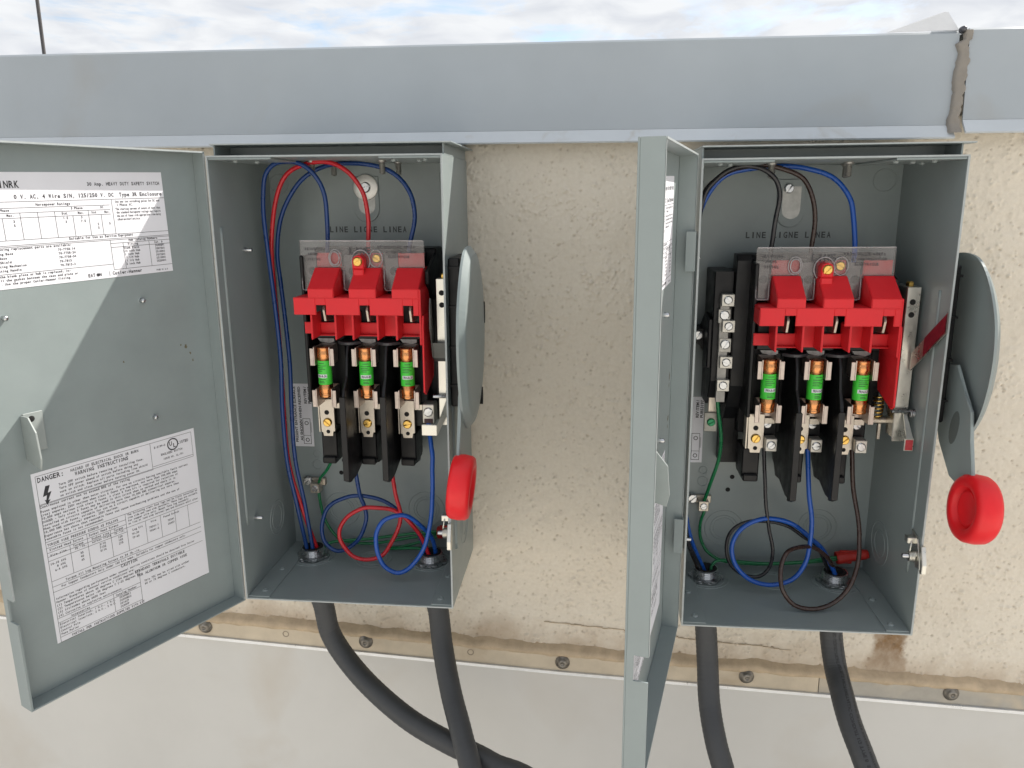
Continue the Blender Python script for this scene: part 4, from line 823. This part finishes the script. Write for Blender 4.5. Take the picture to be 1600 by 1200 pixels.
    lh.prism(pts, 'u', 228.9, 232.1); lh.build('lever_slot', mat('slot_shade', (0.12, 0.135, 0.13), 0.5), hd)
    g = MB(); R = 29.5
    g.lathe([(0, -5.6), (12.6, -5.8), (13.8, -6.6), (14.8, -6.2), (15.4, -4.2), (17.6, -4.2), (18.4, -8.8), (20.2, -9.9), (23.8, -10.3), (27.2, -9.4), (R - 0.6, -6.8), (R + 0.2, 0), (R - 0.6, 6.8), (27.2, 9.4), (23.8, 10.3), (20.2, 9.9), (18.4, 8.8), (17.6, 4.2), (15.4, 4.2), (14.8, 6.2), (13.8, 6.6), (12.6, 5.8), (0, 5.6)], (233.5, 146, 180), (1, -0.10, -0.02), 44)
    g.build('grip', REDGRIP, hd)
    # --- ground lug
    q = MB(); q.box(17, 44, 75, 84, 1.7, 6, 0.8); q.box(29, 40, 69.5, 81, 6, 17, 0.6)
    gl = q.build('ground_lug', TIN, T)
    MB().screw((23.5, 80.5, 6), 5.4, (0, 0, 1), 2.6, ang=0.8).build('mounting_screw', STEEL, gl)
    MB().screw((34.5, 75.2, 17), 3.9, (0, 0, 1), 1.0, ang=0.4).build('lug_screw', STEEL, gl)
    if variant == 'B':
        q = MB(); q.prism([(334, 1.8), (334, 44), (352, 44), (352, 60), (346, 64), (300, 64), (222, 60), (196, 44), (180, 30), (150, 22), (128, 18), (128, 1.8)], 'u', 47, 61, 0.8)
        q.prism([(335, 1.8), (335, 56), (226, 56), (206, 44), (196, 30), (196, 1.8)], 'u', 28, 47, 1.0); q.prism([(292, 30), (288, 58), (240, 58), (234, 30)], 'u', 23.5, 28, 1.2)
        q.prism([(12, 268), (18, 275), (24, 274), (28, 288), (28, 245), (20, 258), (13, 261)], 'd', 1.8, 30, 0.5)
        q.prism([(48, 128), (66, 128), (66, 170), (62, 190), (47, 190)], 'd', 2, 20, 0.6)
        nb = q.build('neutral_block', BLACK, T)
        MB().screw((18, 268, 30), 5.0, (0, 0, 1), 2.2, ang=0.9).build('mounting_screw', STEEL, nb)
        MB().box(34, 43, 205, 312, 56, 60, 0.4).build('neutral_bar', mat('grey_bar', (0.32, 0.31, 0.29), 0.5, metal=0.5, var=0.2, vscale=90), nb)
        MB().box(30, 39, 176, 220, 40, 43, 0.4).build('bonding_strap', TIN, nb)
        MB().box(26, 39, 170, 190, 43, 46, 0.5).build('bonding_pad', mat('pad_grey', (0.34, 0.33, 0.29), 0.55, metal=0.3, var=0.2, vscale=120), nb)
        MB().screw((33, 180, 46), 4.2, (0, 0, 1), 2.0, ang=0.5).build('bonding_screw', mat('green_screw', (0.02, 0.22, 0.09), 0.4, metal=0.4), nb)
        for i, (v, u) in enumerate([(307.5, 40.6), (282, 42.4), (246, 41.8), (222.6, 40)]):
            MB().box(u - 6.2, u + 6.2, v - 5.6, v + 6.4, 56, 64, 0.6).build('neutral_lug', mat('lug_alu', (0.56, 0.54, 0.49), 0.42, metal=0.7, var=0.12, vscale=120), nb)
            MB().screw((u, v + 0.6, 64), 4.1, (0, 0, 1), 1.3, ang=random.uniform(-1, 1.3)).build('lug_screw', STEEL, nb)
        for i, (v, u) in enumerate([(293, 38.4), (264, 40.4)]):
            MB().box(u - 6.0, u + 6.0, v - 8, v + 6, 55, 60.5, 0.6).build('neutral_lug', mat('lug_dull', (0.40, 0.39, 0.36), 0.45, metal=0.7, var=0.15, vscale=120), nb)
            MB().screw((u, v, 60.5), 4.8, (0, 0, 1), 1.3, ang=random.uniform(-1, 1.3)).build('lug_screw', STEEL, nb)
        MB().box(63, 72, 331, 345, 58, 70, 0.6).build('line_lug', mat('lug_alu', (0.56, 0.54, 0.49), 0.42, metal=0.7), nb)
        MB().box(62, 78, 232, 252, 54, 57, 0.4).build('neutral_plate', TIN, nb)
        MB().screw((71, 229, 58), 5.4, (0, 0, 1), 2.2, ang=1.1).build('neutral_screw', BRASS, nb)
    return T

A0 = dict(loc=(0.0, 0, 0.0), roll=0.0); B0 = dict(loc=(0.43993, 0, -0.0065), roll=0.005483)
SWA = build_box(0.0, 0.0, 0.0, 116.5, (-2.7, 133.3), 'A', 'grey switch box with red and blue wires and its label-covered door wide open')
SWB = build_box(0.43993, -0.0065, 0.005483, 102.4, (-3.2, 135.8), 'B', 'grey switch box with black, brown and blue wires and a neutral block')
def place(o, bx):
    q = A0 if bx == 'A' else B0
    o.location = q['loc']; o.rotation_euler = (0, -q['roll'], 0); return o

# ------------------------------------------------------------------ fuses
def fuse_proto():
    t = empty('cartridge_fuse')
    for sg, name in ((1, 'ferrule'), (-1, 'ferrule')):
        h0 = sg * 12.3
        MB().lathe([(6.6, h0), (7.15, h0 + sg * 0.3), (7.15, h0 + sg * 9.0), (6.7, h0 + sg * 9.6), (6.7, h0 + sg * 10.6), (7.1, h0 + sg * 11.2), (7.1, h0 + sg * 13.2), (6.6, h0 + sg * 13.6), (0, h0 + sg * 13.6)], (0, 0, 0), (0, 1, 0), 28).build('ferrule', COPPER, t)
    bd = MB().lathe([(6.9, -12.3), (6.95, 12.3)], (0, 0, 0), (0, 1, 0), 28).build('label_band', GREEN, t)
    def wrap(x, y, r=7.02): a = x / r; return (r * math.sin(a), y, r * math.cos(a))
    pl = MB(); V = []
    def patch(b, x0, x1, y0, y1, r, n=8):
        for i in range(n):
            xa = x0 + (x1 - x0) * i / n; xb = x0 + (x1 - x0) * (i + 1) / n
            b.bm.faces.new([b.bm.verts.new(b._P(wrap(*p, r))) for p in ((xa, y0), (xb, y0), (xb, y1), (xa, y1))])
    patch(pl, -5.0, 6.5, -5.2, -1.6, 7.03); pl.build('rating_band', PAPER, bd)
    k = MB(); k.add_text('FRN-R-30', 3.4, lambda a, c: wrap(-3.8 + a * 0.7, -4.6 + c, 7.1))
    for y, xa, xb in ((9.6, -2, 4), (7.0, -4.5, 6), (5.0, -4.5, 3), (3.4, -4.5, 5), (1.6, -4.5, 2), (-7.0, -2, 5), (-9.0, -2, 3), (-10.4, -2, 4)): patch(k, xa, xb, y, y + 0.55, 7.06, 6)
    k.build('printing', INK, bd)
    return t
fp = fuse_proto(); first = True
WHICH = {'A': ['switch with red and blue wires, pole farthest from its handle', 'switch with red and blue wires, pole between the two barriers', 'switch with red and blue wires, pole nearest its handle'],
         'B': ['switch with black and brown wires, pole beside the neutral block', 'switch with black and brown wires, pole between the two barriers', 'switch with black and brown wires, pole nearest its handle']}
for bx in 'AB':
    for k, p in enumerate(POLE):
        if first: o = fp; first = False
        else:
            o = fp.copy(); COL.objects.link(o)
            for ch in fp.children:
                c = ch.copy(); COL.objects.link(c); c.parent = o
                for g in ch.children: g2 = g.copy(); COL.objects.link(g2); g2.parent = c
        q = A0 if bx == 'A' else B0; r = q['roll']; u, v, d = p * S, 228.5 * S, 83.5 * S
        o.location = (q['loc'][0] + u * math.cos(r) - v * math.sin(r), -d, q['loc'][2] + u * math.sin(r) + v * math.cos(r))
        o.rotation_euler = (0, -r, [(-0.35, 0.05, 0.1), (0.0, 0.12, 0.05)][bx == 'B'][k])
        tag(o, 'green fuse in ' + WHICH[bx][k], 'fuse', 'green cartridge fuses')

# ------------------------------------------------------------------ wires, in each box's own millimetres
def wire(name, bx, pts, m_, label, r=2.25):
    o = MB().tube(pts, r, 12, 7, wob=0.5).build(name, m_); place(o, bx); return tag(o, label, 'wire', 'wires in the switch boxes')
wire('blue_wire', 'A', [(81, 340, 60), (82, 353, 62), (84, 381, 64), (83, 406, 67), (74, 425, 72), (58, 434, 73), (38, 433, 71), (25, 421, 68), (20, 394, 66), (20, 356, 64), (22, 297, 61), (23, 236, 59), (20, 180, 57), (20, 122, 55), (26, 68, 51), (32, 10, 46), (32, -8, 46)], W_BLUE, 'dark blue wire arching from pole farthest from the handle, red-wired switch')
wire('red_wire', 'A', [(124, 340, 60), (124, 353, 62), (126, 381, 64), (122, 406, 67), (109, 425, 71), (89, 434, 70), (65, 432, 66), (43, 421, 62), (29, 394, 58), (21, 355, 55), (19, 309, 52), (20, 248, 51), (18, 178, 49), (19, 119, 48), (28, 66, 45), (41, 9, 38), (41, -8, 38)], W_RED, 'red wire arching over from the middle line terminal')
wire('blue_wire', 'A', [(166, 340, 60), (166, 353, 62), (172, 381, 62), (168, 405, 62), (150, 425, 61), (117, 433, 58), (83, 431, 53), (54, 417, 49), (32, 387, 46), (23, 348, 46), (24, 309, 45), (27, 234, 45), (26, 178, 46), (26, 120, 46), (32, 68, 44), (38, 11, 45), (38, -8, 45)], W_BLUE, 'blue wire arching widest from line terminal nearest handle, red-wired switch')
wire('blue_wire', 'A', [(92, 125, 45), (93, 109, 45), (95, 93, 46), (98, 79, 48), (103, 68, 50), (104, 54, 52), (96, 33, 52), (81, 19, 52), (66, 16, 51), (55, 25, 50), (52, 43, 49), (58, 62, 47), (70, 73, 46), (89, 79, 45), (109, 78, 44), (128, 71, 44), (144, 58, 44), (161, 36, 44), (168, 8, 40), (168, -8, 40)], W_BLUE, 'dark blue wire looping behind the red loop under the barriers')
wire('red_wire', 'A', [(134, 122, 49), (135, 108, 50), (137, 97, 52), (140, 81, 54), (144, 67, 56), (143, 53, 59), (135, 34, 62), (124, 19, 65), (107, 14, 67), (91, 19, 68), (80, 34, 68), (79, 49, 67), (88, 63, 65), (104, 72, 62), (122, 72, 59), (138, 68, 56), (153, 55, 54), (164, 37, 50), (173, 9, 47), (173, -8, 47)], W_RED, 'red wire curled in a loop below the fuses')
wire('bright_blue_wire', 'A', [(181, 178, 68), (182, 166, 70), (184, 154, 74), (186, 141, 78), (186, 119, 80), (186, 96, 83), (183, 66, 86), (175, 38, 89), (161, 19, 91), (147, 13, 92), (133, 21, 92), (126, 39, 91), (126, 56, 88), (133, 68, 84), (146, 72, 78), (158, 68, 72), (170, 54, 65), (178, 36, 54), (179, 11, 42), (179, -8, 40)], W_BRIGHT, 'bright blue wire hanging from lug in a front loop, beside the red loop', 2.4)
wire('green_wire', 'A', [(72, 133, 40), (64, 119, 33), (54, 102, 27), (42, 88, 18), (38, 80, 12)], W_GREEN, 'short green wire from black base to the ground lug, red-wired switch', 1.7)
wire('green_wire', 'A', [(37, 74, 12), (39, 66, 16), (40, 54, 15), (43, 37, 14), (50, 23, 14), (63, 12, 15), (90, 9, 16), (120, 13, 16), (151, 20, 17), (180, 26, 18)], W_GREEN, 'green wire dropping from ground lug to connector, red-wired switch', 1.7)
wire('green_wire', 'A', [(43, -5, 40), (44, 5, 38), (49, 12, 31), (60, 15, 26), (92, 17, 22), (122, 21, 20), (152, 26, 20), (181, 29, 19)], W_GREEN, 'green wire crossing box floor from left fitting to connector, red-wired switch', 1.7)
wire('green_wire', 'A', [(166, -5, 36), (165, 6, 36), (158, 12, 30), (130, 8, 24), (120, 6, 20), (140, 9, 18), (181, 23, 17)], W_GREEN, 'green wire doubling back from right fitting to connector, red-wired switch', 1.7)
wire('black_wire', 'B', [(76, 340, 60), (78, 355, 62), (80, 383, 64), (82, 406, 66), (77, 420, 68), (66, 429, 70), (52, 433, 69), (35, 430, 68), (21, 419, 67), (12, 403, 66), (8, 370, 66), (7, 300, 70), (7, 200, 70), (8, 110, 66), (12, 58, 60), (22, 32, 50), (32, 8, 43), (33, -8, 42)], W_BLACK, 'black wire arching from line terminal beside the neutral block')
wire('brown_wire', 'B', [(115, 340, 60), (115, 355, 62), (116, 383, 64), (112, 403, 66), (102, 421, 66), (84, 430, 66), (64, 434, 64), (41, 431, 62), (25, 422, 60), (13, 407, 58), (8, 370, 58), (6, 300, 60), (6, 200, 62), (7, 110, 60), (10, 66, 58), (19, 36, 50), (31, 6, 38), (32, -8, 37)], W_BROWN, 'brown wire arching over from the middle line terminal')
wire('bright_blue_wire', 'B', [(155, 340, 60), (155, 355, 62), (152, 385, 60), (146, 406, 58), (131, 422, 55), (111, 430, 52), (87, 433, 51), (55, 431, 50), (32, 424, 50), (14, 398, 50), (8, 360, 50), (6, 290, 52), (6, 200, 52), (8, 110, 50), (16, 56, 46), (36, 6, 36), (37, -8, 36)], W_BRIGHT, 'blue wire arching widest from terminal nearest handle, brown-wired switch', 2.4)
wire('black_wire', 'B', [(83, 166, 66), (84, 154, 65), (86, 132, 64), (90, 97, 62), (95, 71, 60), (101, 45, 59), (98, 24, 58), (87, 14, 57), (71, 16, 56), (58, 28, 56), (54, 46, 55), (59, 64, 53), (76, 73, 50), (97, 73, 48), (117, 68, 46), (137, 54, 44), (152, 42, 42), (166, 11, 38), (167, -8, 37)], W_BLACK, 'thin black wire looping behind the blue loop', 1.9)
wire('bright_blue_wire', 'B', [(125, 167, 66), (126, 155, 66), (130, 117, 66), (135, 85, 67), (135, 60, 68), (132, 38, 69), (121, 21, 71), (100, 13, 72), (77, 18, 72), (61, 34, 71), (57, 53, 69), (64, 70, 67), (80, 80, 63), (99, 81, 59), (121, 73, 54), (140, 57, 50), (156, 41, 47), (171, 12, 45), (173, -8, 45)], W_BRIGHT, 'blue wire curled in a wide loop behind the brown loop', 2.4)
wire('brown_wire', 'B', [(167, 168, 66), (168, 156, 68), (171, 125, 70), (176, 95, 76), (178, 74, 82), (176, 48, 90), (167, 27, 98), (152, 11, 102), (133, 6, 106), (113, 10, 106), (101, 26, 106), (100, 44, 98), (107, 58, 90), (124, 59, 77), (141, 52, 64), (158, 37, 54), (174, 10, 38), (174, -8, 37)], W_BROWN, 'brown wire curled in a front loop over the box floor')
wire('green_wire', 'B', [(38, 224, 60), (36, 217, 58), (38, 195, 54), (44, 166, 44), (45, 138, 35), (40, 110, 26), (36, 86, 16), (35, 80, 12)], W_GREEN, 'green wire from the neutral block down to the ground lug', 1.9)
wire('green_wire', 'B', [(35, 74, 12), (35, 67, 16), (32, 52, 13), (34, 33, 13), (43, 19, 14), (59, 11, 16), (87, 9, 17), (121, 11, 18), (155, 15, 19), (182, 20, 20)], W_GREEN, 'green wire dropping from ground lug to connector, brown-wired switch', 1.7)
wire('green_wire', 'B', [(41, -5, 40), (42, 8, 38), (45, 16, 34), (53, 19, 31), (71, 16, 27), (106, 14, 25), (141, 17, 24), (168, 21, 22), (182, 23, 21)], W_GREEN, 'green wire crossing box floor from left fitting to connector, brown-wired switch', 1.7)
def wirenut(bx, p0, p1, label):
    a = Vector(p0); b = Vector(p1); L = (b - a).length
    o = MB(); o.lathe([(0, L * 0.2), (5.2, L * 0.2), (6.6, 0), (7.2, 1), (6.6, L * 0.3), (6.0, L * 0.45), (5.6, L * 0.9), (4.6, L), (0, L)], a, b - a, 16, smooth=False)
    dr = (b - a).normalized()
    for s_ in (-1, 1): o.box(a.x + L * 0.1, a.x + L * 0.5, a.y + L * .05 + s_ * 6 - 1.6, a.y + L * .05 + s_ * 6 + 1.6, a.z - 1.2, a.z + 1.2, 0.5)
    ob = o.build('wire_connector', WIRENUT); place(ob, bx); return tag(ob, label, 'wire connector', 'red twist-on connectors')
wirenut('A', (177, 27, 18), (203, 29, 18), 'red twist-on connector half hidden by the door catch, red-wired switch')
wirenut('B', (178, 21, 20), (211, 27, 20), 'red twist-on connector joining green wires, brown-wired switch')

# ------------------------------------------------------------------ flexible conduits with their fittings
def conduit(bx, u0, d0, pts, label, text=False):
    t = empty('flexible_conduit'); place(t, bx)
    tag(t, label, 'conduit', 'flexible conduits under the boxes')
    n = MB(); prof = [(10.6, 2.0)]
    for k in range(6): prof += [(13.6, 2.4 + k * 1.9), (12.6, 3.3 + k * 1.9)]
    prof += [(12.9, 14.2), (10.8, 14.2), (10.8, 3)]
    n.lathe(prof, (u0, 0, d0), (0, 1, 0), 28, smooth=False); n.build('threaded_nipple', STEEL, t)
    q = MB(); N = 48; lo = []; ring_ = []
    for k in range(N):
        a = 2 * math.pi * k / N; R = 18.6 if (k % 8) in (0, 1, 2) else 16.6
        ring_.append((u0 + R * math.cos(a), d0 + R * math.sin(a)))
    q.prism(ring_, 'v', 2.9, 5.6, 0.3); q.build('locknut', STEEL, t)
    MB().lathe([(12.8, 12), (11.5, 14.0), (8, 14), (8, 8), (0, 8)], (u0, 0.5, d0), (0, 1, 0), 24).build('wire_opening', DARK, t)
    q = MB(); q.lathe([(16, -1), (16, -10), (14.5, -11), (14.5, -30), (12.6, -31)], (u0, 0, d0), (0, 1, 0), 6, smooth=False); q.build('gland', mat('gland_grey', (0.07, 0.072, 0.075), 0.5), t)
    h = MB().tube([(u0, -6, d0), (u0, -28, d0)] + pts, lambda t__: 11.8 + 0.10 * math.sin(t__ * (len(pts) + 1) * 30 * math.pi / 2), 24, 30); ho = h.build('hose', HOSE, t)
    if text:
        P = [Vector(p) for p in [(u0, -28, d0)] + pts]; seg = []; acc = 0
        for a, b in zip(P, P[1:]): seg.append((acc, a, b)); acc += (b - a).length
        vcam = Vector((CAM_POS[0] * 1e3 - A0['loc'][0] * 1e3, CAM_POS[2] * 1e3, -CAM_POS[1] * 1e3)) if bx == 'A' else Vector((CAM_POS[0] * 1e3 - 440, CAM_POS[2] * 1e3 + 6, -CAM_POS[1] * 1e3))
        # a printed line wrapped on the jacket's front
        Q = []; P2 = [2 * P[0] - P[1]] + P + [2 * P[-1] - P[-2]]
        for i in range(1, len(P2) - 2):
            p0, p1, p2, p3 = P2[i - 1:i + 3]
            for k in range(12):
                t_ = k / 12; Q.append(0.5 * ((2 * p1) + (p2 - p0) * t_ + (2 * p0 - 5 * p1 + 4 * p2 - p3) * t_ * t_ + (3 * p1 - p0 - 3 * p2 + p3) * t_ ** 3))
        cum = [0]
        for a, b in zip(Q, Q[1:]): cum.append(cum[-1] + (b - a).length)
        def fn(x, y, off=0.0):
            s_ = min(max(x, 0), cum[-1] - 1); i = max(j for j in range(len(cum) - 1) if cum[j] <= s_); f_ = (s_ - cum[i]) / max(1e-6, cum[i + 1] - cum[i])
            c = Q[i].lerp(Q[i + 1], f_); tg = (Q[i + 1] - Q[i]).normalized()
            nn = Vector((0.25, 0.1, 1)); nn = (nn - tg * nn.dot(tg)).normalized(); bb = tg.cross(nn)
            a = (y - 1.2 + off) / 11.9
            return c + (nn * math.cos(a) + bb * math.sin(a)) * 11.95
        b = MB(); b.add_text(CONDUIT_PRINT, 4.6, lambda x, y: fn(8 + x, y, 2.5)); b.add_text(CONDUIT_PRINT, 3.8, lambda x, y: fn(20 + x * 0.9, y, -4.2)); b.build('printing', mat('print_black', (0.012, 0.012, 0.013), 0.5), t)
    return t
conduit('A', 36.5, 40, [(45, -59, 41), (52, -92, 44), (74, -119, 55), (110, -141, 76), (156, -161, 98), (202, -174, 114), (250, -185, 128), (330, -220, 150), (520, -420, 230), (700, -800, 330), (760, -985, 420)], 'dark grey conduit sweeping sideways and crossing behind another conduit')
conduit('A', 173.5, 42, [(181, -57, 46), (188, -92, 62), (202, -128, 92), (219, -154, 126), (236, -190, 160), (262, -300, 240), (300, -560, 330), (330, -985, 420)], 'dark grey conduit dropping from right fitting, crossing in front of the swept one')
conduit('B', 36.5, 40, [(40, -63, 42), (42, -99, 52), (43, -133, 70), (48, -163, 93), (60, -205, 118), (90, -330, 190), (130, -600, 280), (150, -979, 350)], 'plain dark grey conduit under the brown-wired box, beside its open door')
conduit('B', 172.5, 38, [(173.5, -59, 41), (176, -88, 55), (177, -104, 78), (180, -124, 104), (192, -160, 138), (225, -270, 215), (270, -560, 320), (300, -979, 400)], 'dark grey conduit with printed black lettering along its jacket', True)
